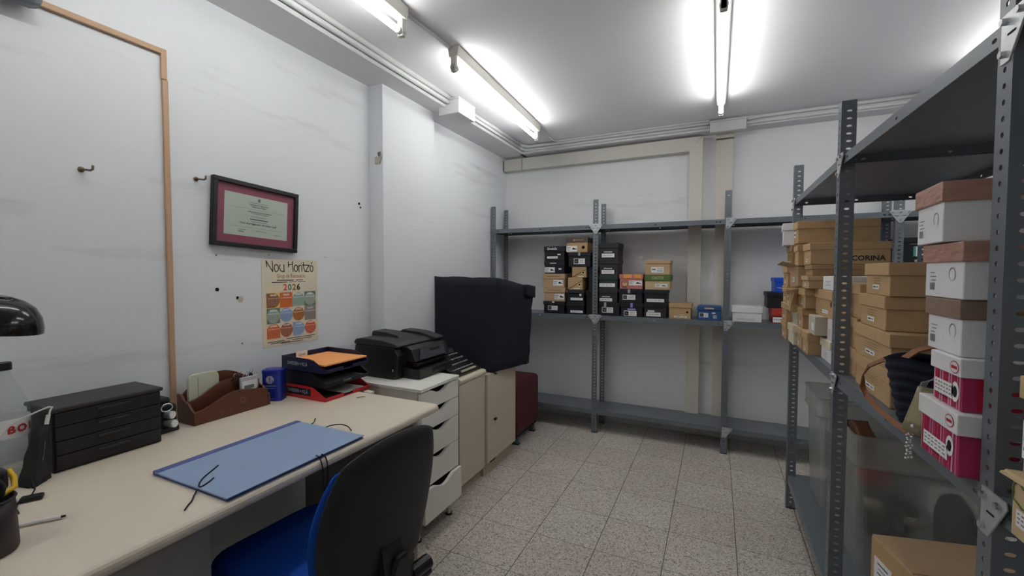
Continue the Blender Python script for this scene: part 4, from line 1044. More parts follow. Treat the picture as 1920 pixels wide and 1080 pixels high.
b = MB(); b.box(.095, .346, 1.30, 1.530, DZ + .004, DZ + .012, 'black_matte'); b.box(.095, .346, 1.40, 1.525, DZ + .0122, DZ + .014, 'paper_white'); tag(b.build('paper_stack'), 'dark folder and sheet in the red bottom tray', 'paper')
b = MB(); b.box(.090, .092, 1.36, 1.42, DZ + .150, DZ + .182, 'paper_white', 0); b.text('Queti', .016, (.0926, 1.39, DZ + .166), (0, 1, 0), (0, 0, 1), 'ink'); tag(b.build('note_card'), 'small white handwritten note standing in the navy tray', 'note')
# power strip end
t = thing('power_strip', 'cream power strip socket lying past the desk corner by the white drawers', 'power strip', (.385, 1.50, DZ - .04))
b = MB(); b.box(.364, .408, 1.489, 1.522, DZ - .04, DZ + .001, 'socket_plastic', .006); b.cyl((.396, 1.483, DZ - .006), (.396, 1.481, DZ - .006), .004, 'hole_dark', seg=10); b.cyl((.373, 1.490, DZ - .006), (.373, 1.488, DZ - .006), .004, 'hole_dark', seg=10); b.build('socket_body', t, True)
b = MB(); b.tube([(.362, 1.530, DZ - .02), (.362, 1.545, DZ - .03), (.36, 1.555, DZ - .08), (.32, 1.57, .3), (.2, 1.57, .02), (.06, 1.58, .02)], .004, 'socket_plastic', 6); b.build('power_cord', t, True)
b = MB(); b.tube([(.42, 1.40, DZ + .0015), (.432, 1.415, DZ + .003), (.438, 1.43, DZ + .0015)], .0012, 'rust_metal', 5); tag(b.build('paper_clip'), 'tiny bent paper clip on the bare desktop near the trays', 'paper clip')

# bottle, pouch, cable, lamp, pen cup and odds and ends at the near end
t = thing('water_bottle', 'large clear water bottle with black cap and red-lettered label', 'bottle', (.12, .452, DZ))
pr = [(0, 0.0005), (.036, .0005), (.046, .006), (.047, .02)]
for k in range(8): pr += [(.045, .03 + .011 * k), (.047, .0355 + .011 * k)]
pr += [(.047, .17), (.046, .185), (.038, .215), (.024, .255), (.0155, .278), (.0145, .285), (.0145, .292)]
b = MB(); b.lathe(pr, 'bottle_plastic', seg=32); b.build('bottle_body', t)
b = MB(); b.lathe([(0, .308), (.0165, .308), (.0175, .304), (.0175, .288), (.0145, .288)], 'black_plastic', seg=24); b.build('cap', t)
b = MB(); b.lathe([(.0476, .112), (.0478, .114), (.0478, .160), (.0476, .162)], 'sticker', seg=40)
for k, ch in enumerate('BOI'):
    a = math.radians(-2 + k * 25)
    X = Vector((-math.sin(a), math.cos(a), 0)); n_ = Vector((math.cos(a), math.sin(a), 0))
    b.text(ch, .027, n_ * .0488 + Vector((0, 0, .134)), X, (0, 0, 1), 'label_red', bold=.0012)
b.build('label_band', t)
t = thing('phone_case', 'black padded pouch with a white cable leaning on the chest', 'pouch', (.22, .47, DZ))
b = MB(); b.hexa([(.228, .438, DZ + .001), (.276, .456, DZ + .001), (.236, .500, DZ + .001), (.206, .486, DZ + .001), (.222, .474, DZ + .142), (.238, .484, DZ + .142), (.226, .506, DZ + .142), (.216, .500, DZ + .142)], 'black_matte', 6, .0012); b.build('pouch_body', t, True)
b = MB(); b.tube([(.246, .470, DZ + .02), (.248, .482, DZ + .06), (.238, .490, DZ + .10), (.228, .494, DZ + .138)], .0015, 'grey_ink', 5); b.build('zip', t, True)
b = MB(); b.cyl((.226, .498, DZ + .144), (.224, .503, DZ + .168), .0045, 'paper_white', seg=10)
P = [(.224, .503, DZ + .162), (.222, .508, DZ + .180), (.222, .512, DZ + .186), (.222, .505, DZ + .188), (.218, .490, DZ + .183), (.21, .465, DZ + .172), (.20, .44, DZ + .155), (.20, .41, DZ + .12), (.2, .37, DZ + .06), (.2, .33, DZ + .003), (.2, .2, DZ + .003)]
b.tube(P, .0022, 'paper_white', 6); tag(b.build('charging_cable'), 'white charging cable looping from the black pouch', 'cable')
t = thing('desk_lamp', 'glossy black dome desk lamp at the near end of the desk', 'desk lamp', (.28, .36, DZ))
b = MB(); R = Matrix.Rotation(math.radians(-8), 4, 'X') @ Matrix.Rotation(math.radians(6), 4, 'Y')
dome = [(.0, .078), (.02, .077), (.042, .070), (.062, .056), (.076, .034), (.083, .010), (.084, -.004)]
b.lathe(dome, 'black_gloss', (.30, .392, 1.163), 40, R); sh = b.build('lamp_shade', t, True)
b = MB(); b.lathe([(.0, .072), (.04, .065), (.06, .051), (.074, .030), (.081, .008), (.084, -.004)], 'lamp_white', (.30, .392, 1.163), 40, R); o = b.build('shade_lining', sh, True); o['label'] = 'off-white inner lining'
b = MB(); b.sphere((.30, .392, 1.172), .03, 'lamp_white', (1, 1, 1.1)); b.build('bulb', sh, True)
b = MB(); b.tube([(.28, .16, DZ + .02), (.27, .14, DZ + .2), (.28, .2, 1.16), (.295, .30, 1.245), (.30, .375, 1.243)], .007, 'black_gloss', 10); b.build('lamp_arm', t, True)
b = MB(); b.lathe([(0, .0005), (.075, .0005), (.08, .008), (.075, .018), (.02, .026), (0, .026)], 'black_gloss', (.28, .16, DZ), 32); b.build('lamp_base', t, True)
t = thing('pen_cup', 'dark red mesh pen cup at the near end of the desk', 'pen cup', (.555, .300, DZ))
b = MB(); b.lathe([(0, .001), (.048, .001), (.05, .006), (.048, .06), (.046, .105), (.044, .105), (.045, .06), (.046, .008), (0, .006)], 'mesh_cup', seg=32); b.build('cup_wall', t)
b = MB(); P = [(.0465 * math.cos(a), .0465 * math.sin(a), .105) for a in [2 * PI * k / 24 for k in range(25)]]; b.tube(P, .0025, 'black_plastic', 6, caps=False); b.build('cup_rim', t)
t = thing('tape_measure', 'yellow and black tape measure perched on the pen cup', 'tape measure', (.54, .315, DZ + .12))
b = MB(); b.box(.500, .540, .295, .345, DZ + .108, DZ + .150, 'black_plastic', .008); b.build('case', t, True)
b = MB(); b.tube([(.548, .305, DZ + .108), (.552, .330, DZ + .105), (.545, .350, DZ + .112), (.530, .353, DZ + .128), (.515, .350, DZ + .140)], .005, 'yellow_plastic', 8); o = b.build('bumper', t, True); o['label'] = 'yellow rubber bumper'
t = thing('scissors', 'dark-handled scissors standing in the pen cup', 'scissors', (.565, .30, DZ + .01))
b = MB(); b.box(.562, .568, .30, .312, DZ + .01, DZ + .09, 'zinc'); b.build('blade', t, True)
b = MB(); P = [(.566, .31 + .018 * math.cos(a), DZ + .122 + .022 * math.sin(a)) for a in [2 * PI * k / 14 for k in range(15)]]; b.tube(P, .005, 'black_plastic', 8, caps=False); b.build('finger_loop', t, True)
t = thing('memory_stick', 'black memory stick with a thin lead on the desk by the pen cup', 'memory stick', (.35, .43, DZ))
b = MB(); b.box(-.011, .011, -.020, .020, .0005, .012, 'black_plastic', .004); b.build('stick_body', t)
b = MB(); b.box(-.006, .006, -.032, -.020, .003, .008, 'zinc'); b.build('connector', t); t.rotation_euler = (0, 0, -.5)
b = MB(); b.tube([(.335, .412, DZ + .004), (.38, .395, DZ + .004), (.43, .385, DZ + .01), (.47, .36, DZ + .05), (.50, .345, DZ + .11)], .0018, 'cord_black', 6); b.tube([(.27, .455, DZ + .03), (.30, .45, DZ + .006), (.36, .42, DZ + .004)], .0018, 'cord_black', 6); tag(b.build('thin_lead'), 'thin black lead curling from the pen cup to the pouch', 'cable')
t = thing('pen', 'white ballpoint pen lying on the bare desktop', 'pen', (.51, .40, DZ))
b = MB(); b.cyl((.44, .30, DZ + .005), (.505, .402, DZ + .005), .004, 'paper_white', seg=10); b.build('barrel', t, True)
b = MB(); b.cyl((.505, .402, DZ + .005), (.520, .424, DZ + .005), .0046, 'sticker', seg=10); b.cyl((.520, .424, DZ + .005), (.524, .430, DZ + .005), .0026, 'ink', seg=8); b.build('cap', t, True)

# ------------------------------------------------------------------ wall pieces
def onwall_text(b, s, size, y, z, m, x, width=None, align='CENTER', bold=0.0):
    b.text(s, size, (x, y, z), (0, 1, 0), (0, 0, 1), m, align, width, 0, bold)
t = thing('framed_diploma', 'diploma in a black frame with maroon mount hanging tilted above the poster', 'framed picture', (0, 1.243, 1.534), 0, None, (math.radians(-2.8), 0, 0))
W2, H2 = .193, .139
for a in (('frame_rail', -W2, W2, H2 - .018, H2), ('frame_rail', -W2, W2, -H2, -H2 + .018), ('frame_rail', -W2, -W2 + .018, -H2 + .018, H2 - .018), ('frame_rail', W2 - .018, W2, -H2 + .018, H2 - .018)):
    b = MB(); b.box(.002, .024, a[1], a[2], a[3], a[4], 'frame_black', .002); b.build('frame_rail', t)
b = MB(); b.box(.008, .012, -W2 + .017, W2 - .017, -H2 + .017, H2 - .017, 'mount_maroon'); b.build('mount', t)
b = MB(); pw, ph = .143, .088; b.box(.012, .0125, -pw, pw, -ph, ph, 'diploma_paper')
def tl(y0, y1, z, h, m='ink'): b.rect((.0129, (y0 + y1) / 2, z), (0, 1, 0), (0, 0, 1), y1 - y0, h, m)
b.rect((.0129, .005, .072), (0, 1, 0), (0, 0, 1), .011, .014, 'grey_ink')
onwall_text(b, 'Generalitat de Catalunya', .0080, .005, .059, 'ink', .0129, .075)
onwall_text(b, "Departament d'Agricultura", .0085, .005, .050, 'ink', .0129, .085, bold=.0002)
onwall_text(b, 'Alimentació i Pesca', .0085, .005, .041, 'ink', .0129, .065, bold=.0002)
tl(-.12, .128, .030, .0006); tl(-.045, .065, .019, .0035, 'grey_ink'); tl(-.03, .05, .012, .0022, 'grey_ink'); tl(-.03, .04, -.001, .002, 'grey_ink'); tl(-.035, .047, -.013, .0035); tl(-.03, .04, -.023, .002, 'grey_ink')
onwall_text(b, "Curs d'arreglament de calçat i pell", .0105, .005, -.033, 'ink', .0129, .165, bold=.0003)
tl(-.125, .125, -.050, .0006); tl(-.085, -.05, -.062, .002, 'grey_ink'); tl(-.01, .04, -.062, .002, 'grey_ink'); tl(.075, .115, -.070, .002, 'grey_ink'); tl(-.085, -.06, -.070, .004, 'grey_ink')
b.build('certificate', t)
b = MB(); b.box(.0145, .0155, -W2 + .017, W2 - .017, -H2 + .017, H2 - .017, 'frame_glass'); b.build('glass', t)
b = MB(); b.box(0.0, .004, -.006, .006, H2, H2 + .005, 'rust_metal'); b.build('hanging_clip', t)

t = thing('wall_calendar', '2026 year calendar poster on the wall below the diploma', 'calendar', (0, 1.411, 1.15))
y0, y1, z0, z1 = 1.263, 1.559, .955, 1.353
b = MB(); b.box(0.0008, .0016, y0, y1, z0, z1, 'poster_paper'); x = .0021
def ribbon(b, P, w, x, m):
    P = [Vector((0, q[0], q[1])) for q in P]
    for a, c in zip(P, P[1:]):
        d = (c - a).normalized(); n = Vector((0, -d.z, d.y)) * (w / 2); e = d * (w * .25)
        b.face([(x, p.y, p.z) for p in (a - e - n, c + e - n, c + e + n, a - e + n)], m)
def zp(zx, zy):
    return (1.263 + (zx / 16.36) * .00284, 1.353 - (zy / 16.36 - 3) * .00253)
def ell(cx, cy, rx, ry): return [(cx + rx * math.cos(a), cy + ry * math.sin(a)) for a in [2 * PI * k / 16 for k in range(17)]]
for st in ([(125, 95), (145, 270)], [(125, 95), (215, 260), (310, 415), (295, 95)], ell(410, 305, 60, 105), [(515, 205), (505, 300), (530, 380), (580, 405), (638, 400)], [(630, 200), (640, 420)],
           [(765, 110), (770, 275)], [(885, 100), (915, 405)], [(770, 205), (890, 180)], ell(1000, 305, 55, 100), [(1090, 215), (1100, 415)], [(1100, 250), (1125, 215), (1165, 213)], [(1190, 225), (1190, 400)], [(1178, 140), (1184, 152)],
           [(1240, 110), (1250, 300), (1290, 400), (1350, 405)], [(1205, 200), (1330, 205)], [(1335, 205), (1435, 205), (1310, 400), (1425, 405)], ell(1510, 310, 55, 95), [(1525, 105), (1500, 160)]):
    ribbon(b, [zp(*q) for q in st], .0042, x, 'ink')
onwall_text(b, 'Grup de Renovació', .027, 1.412, 1.276, 'p_rust', x, .150)
for a, c, z in ((1.335, 1.425, 1.257), (1.435, 1.475, 1.257), (1.31, 1.39, 1.248), (1.40, 1.44, 1.248), (1.445, 1.49, 1.248)): b.rect((x, (a + c) / 2, z), (0, 1, 0), (0, 0, 1), c - a, .0032, 'ink' if z > 1.25 or a < 1.35 else 'grey_ink')
for k, (ch, m) in enumerate(zip('2026', ('p_red', 'p_green', 'p_mustard', 'ink'))): onwall_text(b, ch, .040, 1.378 + .0235 * k, 1.222, m, x, bold=.0012)
names = ['GENER', 'FEBRER', 'MARÇ', 'ABRIL', 'MAIG', 'JUNY', 'JULIOL', 'AGOST', 'SETEMBRE', 'OCTUBRE', 'NOVEMBRE', 'DESEMBRE']
bgs = ['p_lemon', 'p_orange', 'poster_paper', 'p_green', 'p_green', 'poster_paper', 'poster_paper', 'p_grey', 'poster_paper', 'poster_paper', 'poster_paper', 'poster_paper']
fgs = ['p_brown', 'p_orange', 'p_sage', 'p_sage', 'p_sage', 'p_blue', 'p_mustard', 'p_grey', 'p_orange', 'p_rust', 'p_blue', 'p_red']
shp = ['half', 'sq', 'arch', 'circ', 'circ', 'oct', 'circ', 'sq', 'roof', 'circ', 'half', 'circ']
cw, chh = .0655, .0705
for k in range(12):
    cx = 1.283 + cw / 2 + (k % 4) * (cw + .0005); cz = 1.200 - chh / 2 - (k // 4) * (chh + .0005)
    b.rect((x, cx, cz), (0, 1, 0), (0, 0, 1), cw, chh, bgs[k]); xx = x + .0003
    s = shp[k]; r = cw / 2
    if s == 'circ': b.disc((xx, cx, cz), (0, 1, 0), (0, 0, 1), r, fgs[k], 24)
    elif s == 'half': b.face([(xx, cx - r, cz - r), (xx, cx, cz - r)] + [(xx, cx + r * math.cos(a), cz + r * math.sin(a)) for a in [-PI / 2 + PI * q / 12 for q in range(1, 12)]] + [(xx, cx, cz + r), (xx, cx - r, cz + r)], fgs[k])
    elif s == 'arch': b.face([(xx, cx - r, cz - r), (xx, cx + r, cz - r)] + [(xx, cx + r * math.cos(a), cz + r * math.sin(a)) for a in [PI * q / 12 for q in range(13)]], fgs[k])
    elif s == 'oct': b.disc((xx, cx, cz), (0, 1, 0), (0, 0, 1), r * 1.07, fgs[k], 8, a0=PI / 8, a1=2 * PI + PI / 8)
    elif s == 'roof': b.face([(xx, cx - r, cz - r), (xx, cx + r, cz - r), (xx, cx + r, cz + r * .4), (xx, cx + r * .5, cz + r), (xx, cx - r * .5, cz + r), (xx, cx - r, cz + r * .4)], fgs[k])
    else: b.rect((xx, cx, cz), (0, 1, 0), (0, 0, 1), cw, chh, fgs[k])
    onwall_text(b, names[k], .011, cx, cz + .024, 'white_ink', xx + .0004, .034, bold=.0004)
    for q in range(7): b.rect((xx + .0004, cx - .024 + .008 * q, cz + .010), (0, 1, 0), (0, 0, 1), .004, .0035, 'white_ink')
    for rw in range(5):
        for q in range(7): b.rect((xx + .0004, cx - .024 + .008 * q, cz + .002 - .006 * rw), (0, 1, 0), (0, 0, 1), .0028, .0024, fgs[(k + 5) % 12] if fgs[(k + 5) % 12] != fgs[k] else 'grey_ink')
for a, c, z in ((1.285, 1.37, .975), (1.38, 1.54, .981), (1.30, 1.40, .968), (1.41, 1.52, .972), (1.35, 1.47, .963)): b.rect((x, (a + c) / 2, z), (0, 1, 0), (0, 0, 1), c - a, .003, 'ink')
b.build('calendar_sheet', t, True)

def hook(label, y, z):
    t = thing('wall_hook', label, 'hook', (0, y, z), 0, 'hooks in the long wall')
    b = MB(); b.tube([(0, 0, 0), (.02, .004, -.002), (.034, .010, -.004), (.038, .014, .0), (.038, .015, .012)], .0035, 'rust_metal', 8); b.build('hook_shank', t)
    b = MB(); b.lathe([(0, 0), (.009, 0), (.008, .004), (0, .004)], 'rust_metal', mat=Matrix.Rotation(PI / 2, 4, 'Y'), seg=14); b.build('hook_plate', t)
hook('bent metal wall hook inside the pine batten frame', .668, 1.620)
hook('short dark wall hook just outside the pine batten, next to the diploma', 1.004, 1.655)
t = thing('wall_fixture', 'grey rounded fixture at the top of the wall over the pine batten', 'wall fixture', (.04, .50, 2.1))
b = MB(); b.box(0.0145, .08, .40, .575, 2.05, 2.13, 'steel', .02); b.build('housing', t, True)
t = thing('broken_socket', 'broken wall box in crumbled plaster on the edge of the pillar', 'broken socket', (.085, 1.934, 1.95))
b = MB(); b.box(.066, .086, 1.930, 1.9345, 1.958, 1.982, 'grey_ink', .002); b.build('metal_box', t, True)
b = MB(); b.hexa([(.045, 1.931, 1.915), (.080, 1.931, 1.912), (.080, 1.9345, 1.912), (.045, 1.9345, 1.915), (.042, 1.932, 1.955), (.096, 1.931, 1.956), (.096, 1.9345, 1.956), (.042, 1.9345, 1.955)], 'plaster', 5, .0018); b.build('crumbled_plaster', t, True)
b = MB(); b.tube([(.07, 1.93, 1.96), (.075, 1.92, 1.972), (.088, 1.918, 1.975), (.085, 1.922, 1.945)], .0018, 'grey_ink', 5); b.build('loose_wire', t, True)

# ------------------------------------------------------------------ white drawer unit
t = thing('drawer_unit', 'white five-drawer unit on metal legs under the printer', 'drawer unit', (.35, 1.79, 0))
X0, X1, Y0, Y1, Z0, Z1 = .03, .574, 1.622, 1.948, .098, .732
b = MB(); b.box(X0, X1, Y0, Y0 + .016, Z0, Z1, 'drawer_side', .001); b.build('side_panel', t, True)
b = MB(); b.box(X0, X1, Y1 - .016, Y1, Z0, Z1, 'drawer_side', .001); b.build('side_panel', t, True)
b = MB(); b.box(X0, X0 + .01, Y0 + .016, Y1 - .016, Z0, Z1, 'drawer_side'); b.build('back_panel', t, True)
b = MB(); b.box(X0, X1, Y0 + .016, Y1 - .016, Z0, Z0 + .014, 'drawer_side'); b.build('bottom_panel', t, True)
b = MB(); b.box(X0 - .005, .597, Y0 - .003, Y1 + .003, Z1, Z1 + .016, 'white_lacquer', .002); b.build('top_panel', t, True)
edges = [.100, .262, .404, .538, .636, .728]
for k in range(5):
    za, zb = edges[k] + .002, edges[k + 1] - .002
    yl, yr = Y0 + .004, Y1 - .004; ym = (yl + yr) / 2; dp = min(.028, (zb - za) * .3)
    out = [(yl, za), (yr, za), (yr, zb)]
    for q in range(13):
        u = q / 12; out.append((ym + .085 - .17 * u, zb - dp * (0.5 - 0.5 * math.cos(2 * PI * u)) ** .7 if 0 < q < 12 else zb))
    out.append((yl, zb))
    xo = .020 if k == 0 else 0.0
    b = MB(); b.prism(out, 'white_lacquer', 'x', .576 + xo, .594 + xo, .0008); dr = b.build('drawer', t, True)
    b = MB(); b.box(.12, .574 + xo, yl + .02, yr - .02, za + .01, zb - .035, 'hole_dark'); b.build('drawer_box', dr, True)
for x in (.075, .552):
    for y in (1.648, 1.914):
        b = MB(); b.cyl((x, y, .006), (x, y, .098), .0125, 'zinc', seg=16); b.cyl((x, y, 0), (x, y, .008), .0185, 'black_plastic', seg=16); b.build('leg', t, True)

# ------------------------------------------------------------------ beech cabinets
t = thing('low_cabinet', 'beech laminate cabinet with rounded top between drawers and door cabinet', 'cabinet', (.28, 2.21, 0))
b = MB(); b.box(.03, .512, 2.058, 2.352, .065, .655, 'beech_laminate', .001); b.build('carcass', t, True)
b = MB(); b.box(.513, .529, 2.060, 2.350, .068, .655, 'beech_laminate', .001); b.build('front_panel', t, True)
b = MB(); pr = [(.028, .657), (.522, .657)] + [(.524 + .017 * math.cos(a), .6745 + .0175 * math.sin(a)) for a in [-PI / 2 + PI * k / 8 for k in range(9)]] + [(.028, .692)]
b.prism(pr, 'beech_laminate', 'y', 2.056, 2.353); b.build('top_board', t, True)
b = MB(); b.box(.05, .50, 2.062, 2.348, 0, .065, 'beech_edge'); b.build('plinth', t, True)
t = thing('door_cabinet', 'beech laminate cabinet with a keyed door under the black cover', 'cabinet', (.28, 2.57, 0))
b = MB(); b.box(.03, .522, 2.357, 2.788, .075, .650, 'beech_laminate', .001); b.build('carcass', t, True)
b = MB(); b.box(.523, .541, 2.372, 2.788, .085, .650, 'beech_laminate', .0015); d_ = b.build('door', t, True)
b = MB(); b.cyl((.541, 2.452, .350), (.547, 2.452, .350), .009, 'zinc', seg=16); b.build('lock', d_, True)
b = MB(); b.box(.547, .556, 2.4505, 2.4535, .346, .354, 'zinc'); b.cyl((.556, 2.452 + .008, .350), (.556, 2.452 - .010, .350), .0085, 'black_plastic', seg=12); b.tube([(.554, 2.452, .348), (.556, 2.45, .330), (.555, 2.448, .318)], .0012, 'chrome', 5); b.build('key', d_, True)
b = MB(); b.box(.05, .515, 2.36, 2.785, 0, .075, 'beech_edge'); b.build('plinth', t, True)
b = MB(); b.box(.5155, .518, 2.45, 2.52, .055, .073, 'hole_dark'); b.build('plinth_notch', t, True)

# ------------------------------------------------------------------ printer
t = thing('printer', 'black office printer with document feeder on the white drawer unit', 'printer', (.3, 1.88, Z1 + .016))
zb = Z1 + .0165
b = MB(); b.prism([(.095, zb), (.36, zb), (.375, zb + .02), (.385, zb + .12), (.36, zb + .162), (.10, zb + .166), (.092, zb + .12)], 'black_plastic', 'y', 1.711, 2.076, .005); b.build('main_body', t, True)
b = MB(); b.prism([(.36, zb + .004), (.478, zb + .004), (.482, zb + .05), (.36, zb + .056)], 'black_plastic', 'y', 1.765, 2.062, .004); tr = b.build('paper_tray', t, True)
b = MB(); b.box(.479, .486, 1.88, 1.99, zb + .018, zb + .034, 'black_gloss', .003); b.build('tray_handle', tr, True)
b = MB(); b.prism([(.36, zb + .057), (.455, zb + .060), (.462, zb + .082), (.36, zb + .086)], 'black_gloss', 'y', 1.775, 2.055, .003); b.build('output_slot', t, True)
b = MB(); b.prism([(.372, zb + .088), (.458, zb + .090), (.430, zb + .150), (.40, zb + .165), (.372, zb + .160)], 'black_plastic', 'y', 1.762, 2.068, .003); cp = b.build('control_housing', t, True)
n_ = Vector((.060, 0, .028)).normalized()
b = MB(); P = [Vector((.4575, 1.79, zb + .094)), Vector((.4575, 2.03, zb + .094)), Vector((.433, 2.03, zb + .146)), Vector((.433, 1.83, zb + .146))]
b.face([p + n_ * .003 for p in P], 'printer_panel'); b.face([p + n_ * .0035 for p in (Vector((.450, 1.90, zb + .108)), Vector((.450, 1.99, zb + .108)), Vector((.437, 1.99, zb + .137)), Vector((.437, 1.90, zb + .137)))], 'hole_dark'); b.build('control_panel', cp, True)
b = MB(); b.prism([(.092, zb + .167), (.382, zb + .162), (.384, zb + .172), (.355, zb + .184), (.26, zb + .197), (.15, zb + .200), (.105, zb + .194), (.092, zb + .180)], 'printer_lid', 'y', 1.7115, 2.0755, .004); b.build('scanner_lid', t, True)
b = MB(); b.prism([(.10, zb + .196), (.30, zb + .190), (.28, zb + .206), (.20, zb + .219), (.11, zb + .222)], 'printer_lid', 'y', 1.83, 1.925, .003); b.prism([(.16, zb + .196), (.40, zb + .166), (.415, zb + .176), (.41, zb + .184), (.30, zb + .208), (.18, zb + .214)], 'printer_lid', 'y', 1.995, 2.074, .003); b.prism([(.13, zb + .197), (.25, zb + .196), (.24, zb + .201), (.14, zb + .203)], 'hole_dark', 'y', 1.845, 1.926); b.build('document_feeder', t, True)
b = MB(); b.box(.345, .362, 1.7095, 1.7125, zb + .035, zb + .060, 'black_gloss', .001); b.box(.350, .358, 1.7085, 1.7096, zb + .041, zb + .054, 'zinc'); b.build('usb_port', t, True)

# ------------------------------------------------------------------ typewriter
t = thing('typewriter', 'black portable typewriter beyond the printer on the low cabinet', 'typewriter', (.36, 2.19, .692))
zt = .6925
b = MB(); b.prism([(.20, zt), (.505, zt), (.510, zt + .018), (.47, zt + .026), (.335, zt + .082), (.325, zt + .108), (.30, zt + .120), (.20, zt + .115)], 'black_plastic', 'y', 2.075, 2.345, .004); b.build('machine_body', t, True)
kp = None
for r_ in range(4):
    x_ = .345 + .037 * r_; z_ = zt + .092 - .020 * r_
    for k in range(10):
        yk = 2.095 + .0245 * k + .004 * (r_ % 2)
        if yk > 2.335: continue
        if kp is None:
            b = MB(); b.lathe([(.004, -.02), (.004, -.002), (.0092, -.002), (.0092, .003), (.0078, .003)], 'zinc', seg=12); b.lathe([(.0078, .003), (.0072, .0046), (0, .0046)], 'black_gloss', seg=12)
            kp = b.build('key', t); ky = kp
        else:
            ky = kp.copy(); COL.objects.link(ky); ky.parent = t
        ky.location = Vector((x_, yk, z_)) - t.location
b = MB(); b.box(.492, .506, 2.13, 2.29, zt + .020, zt + .030, 'grey_card', .002); b.build('space_bar', t, True)
b = MB(); b.cyl((.235, 2.08, zt + .135), (.235, 2.345, zt + .135), .018, 'black_matte', seg=20); b.build('platen', t, True)
b = MB(); b.prism([(.318, zt + .115), (.335, zt + .098), (.340, zt + .102), (.323, zt + .122)], 'printer_panel', 'y', 2.12, 2.30); b.build('ribbon_plate', t, True)

# ------------------------------------------------------------------ black fabric cover
random.seed(3)
t = thing('fabric_cover', 'big black fabric dust cover standing on the door cabinet', 'dust cover', (.3, 2.6, .66))
b = MB(); b.hexa([(.05, 2.432, .658), (.552, 2.425, .655), (.640, 2.800, .652), (.05, 2.80, .658), (.045, 2.430, 1.266), (.596, 2.428, 1.260), (.668, 2.802, 1.192), (.045, 2.80, 1.20)], 'cover_fabric', 11, .0035); b.build('cover_cloth', t, True)
b = MB(); b.tube([(.575, 2.425, .652), (.556, 2.43, .652)], .006, 'cover_fabric', 6); b.build('hem', t, True)
b = MB(); b.hexa([(.640, 2.70, 1.135), (.674, 2.70, 1.135), (.682, 2.812, 1.118), (.640, 2.815, 1.118), (.640, 2.70, 1.212), (.672, 2.70, 1.212), (.682, 2.812, 1.198), (.640, 2.815, 1.198)], 'cover_fabric', 4, .001); b.build('corner_flap', t, True)

# ------------------------------------------------------------------ maroon stool
t = thing('padded_bench', 'dark red upholstered bench tucked behind the door cabinet', 'bench', (.3, 3.08, 0))
b = MB(); b.box(.06, .522, 2.86, 3.30, .075, .468, 'maroon_vinyl', .035, seg=4); b.build('upholstery', t, True)
b = MB(); b.box(.075, .505, 2.875, 3.285, .060, .078, 'black_matte'); b.build('base_frame', t, True)
for x in (.10, .485):
    for y in (2.925, 3.235):
        b = MB(); b.box(x - .018, x + .018, y - .012, y + .012, .006, .062, 'steel'); b.box(x - .026, x + .026, y - .02, y + .02, 0, .007, 'black_plastic', .002); b.build('leg', t, True)

# ------------------------------------------------------------------ office chair
t = thing('office_chair', 'black-backed swivel office chair with blue upholstery pulled up to the desk', 'chair', (.80, .90, 0), 0)
CX, CY = .80, .885
ROT = Matrix.Translation((CX, CY - .020, 0)) @ Matrix.Rotation(math.radians(-4), 4, 'Z')
def superpad(nx, hw, hh, thick, curve, m, tilt, base, taper=0.0, bulge=0.0, lower=0.0):
    """cushion slab in local y (width) z (height); thickness along x"""
    t_ = bmesh.new(); n = 20; V = []
    for side in (0, 1):
        g = []
        for i in range(n + 1):
            row = []
            for j in range(n + 1):
                u = -1 + 2 * i / n; v = -1 + 2 * j / n
                # squircle mapping
                uu_ = u * math.sqrt(1 - .40 * v * v); vv_ = v * math.sqrt(1 - .34 * u * u)
                e = max(abs(u), abs(v)); th = thick * (1 - max(0, (e - .72) / .28) ** 2 * .85)
                y = hw * uu_ * (1 - taper * (1 - vv_) / 2); z = hh * vv_
                x = curve * (1 - uu_ * uu_) * -1 + (th / 2 if side == 0 else -th / 2) + bulge * math.cos(vv_ * 1.6)
                row.append(t_.verts.new((x, y, z)))
            g.append(row)
        V.append(g)
    for side in (0, 1):
        for i in range(n):
            for j in range(n):
                q = [V[side][i][j], V[side][i + 1][j], V[side][i + 1][j + 1], V[side][i][j + 1]]
                t_.faces.new(q if side == 0 else q[::-1])
    edge = [(i, 0) for i in range(n)] + [(n, j) for j in range(n)] + [(i, n) for i in range(n, 0, -1)] + [(0, j) for j in range(n, 0, -1)]
    for a, c in zip(edge, edge[1:] + edge[:1]):
        t_.faces.new((V[0][a[0]][a[1]], V[1][a[0]][a[1]], V[1][c[0]][c[1]], V[0][c[0]][c[1]]))
    bmesh.ops.recalc_face_normals(t_, faces=list(t_.faces))
    return t_, base @ Matrix.Rotation(tilt, 4, 'Y')
BT = math.radians(9)
B0 = ROT @ Matrix.Translation((.258, 0, .684))
tm, mm = superpad(1, .198, .222, .030, -.030, 'chair_black', BT, B0, .06)
b = MB(); b.merge(tm, 'chair_black', mm, True); b.build('back_shell', t, True)
tm, mm = superpad(1, .1975, .198, .034, -.030, 'chair_blue', BT, ROT @ Matrix.Translation((.236, -.004, .680)), .06)
b = MB(); b.merge(tm, 'chair_blue', mm, True); o = b.build('back_cushion', t, True); o['label'] = 'blue fabric back cushion'
b = MB(); b.prism(rrect(.222, .200, .085, 8), 'chair_blue', 'z', -.036, .036, .026, ROT @ Matrix.Translation((-.03, .004, .462)), True); o = b.build('seat', t, True); o['label'] = 'blue fabric seat'
b = MB(); tm = bmesh.new(); bmesh.ops.create_cube(tm, size=1); bmesh.ops.transform(tm, matrix=Matrix.Diagonal((.44, .42, .03, 1)), verts=tm.verts); bmesh.ops.bevel(tm, geom=list(tm.edges), offset=.012, segments=2, affect='EDGES')
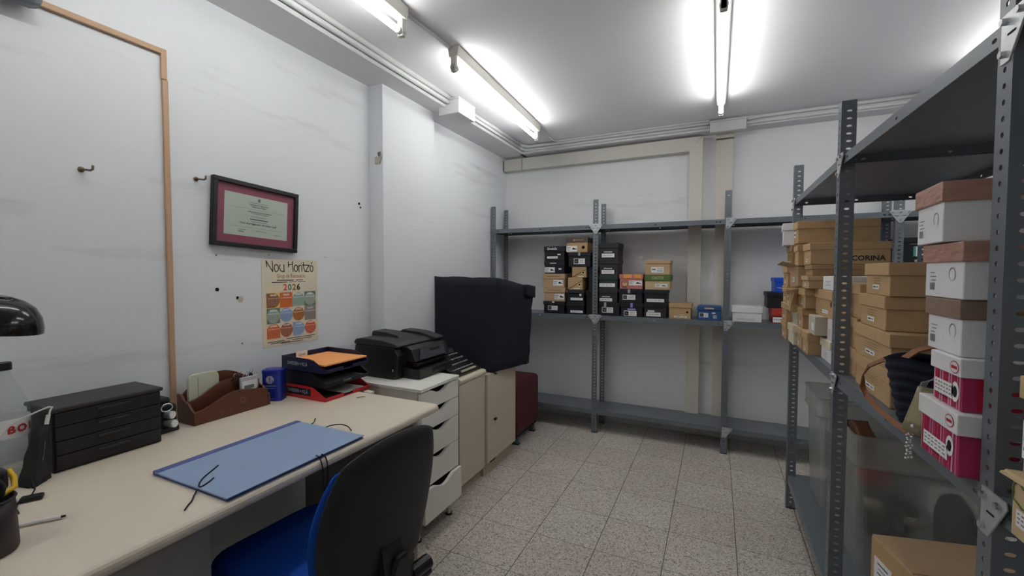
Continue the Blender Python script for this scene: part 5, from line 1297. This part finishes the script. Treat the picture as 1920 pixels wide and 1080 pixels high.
b.merge(tm, 'black_plastic', ROT @ Matrix.Translation((-.03, 0, .418)), False); b.build('seat_pan', t, True)
def rp(x, y, z): return tuple(ROT @ Vector((x, y, z)))
b = MB(); b.tube([rp(.05, 0, .395), rp(.22, 0, .39), rp(.285, 0, .42), rp(.30, 0, .50), rp(.285, 0, .60), rp(.27, 0, .66)], 0, 'black_plastic', flat=(.035, .008, (0, 1, 0))); b.build('back_bar', t, True)
b = MB(); b.prism([(-.05, .45), (.05, .45), (.045, .56), (.02, .62), (-.02, .62), (-.045, .56)], 'black_plastic', 'x', .285, .312, .008, ROT @ Matrix.Translation((0, .02, -.05))); b.build('back_bracket', t, True)
b = MB(); b.cyl(rp(.300, .06, .49), rp(.305, .125, .49), .020, 'black_plastic', seg=18); b.build('adjuster_knob', t, True)
b = MB(); b.cyl(rp(.05, .05, .385), (.935, 1.05, .272), .009, 'black_plastic', seg=12); b.cyl((.930, 1.04, .270), (.965, 1.165, .305), .024, 'black_plastic', seg=24); b.build('tilt_lever', t, True)
b = MB(); b.box(-.08, .08, -.06, .06, .365, .405, 'black_plastic', .008, ROT); b.build('mechanism', t, True)
b = MB(); b.cyl(rp(0, 0, .09), rp(0, 0, .37), .024, 'black_plastic', seg=18); b.cyl(rp(0, 0, .06), rp(0, 0, .20), .032, 'black_plastic', seg=18); b.build('gas_column', t, True)
for k in range(5):
    a = 2 * PI * k / 5 + .35
    dx, dy = math.cos(a), math.sin(a)
    b = MB(); b.tube([rp(dx * .02, dy * .02, .105), rp(dx * .15, dy * .15, .095), rp(dx * .27, dy * .27, .075)], 0, 'black_plastic', flat=(.022, .013, (-dy, dx, 0))); lg = b.build('base_arm', t, True)
    b = MB(); c = Vector(rp(dx * .27, dy * .27, .0275)); ax = Vector((-dy, dx, 0)); b.cyl(c - ax * .024, c - ax * .006, .027, 'black_plastic', seg=18); b.cyl(c + ax * .006, c + ax * .024, .027, 'black_plastic', seg=18); b.cyl(c, c + Vector((0, 0, .045)), .008, 'steel', seg=8); b.build('caster', lg, True)
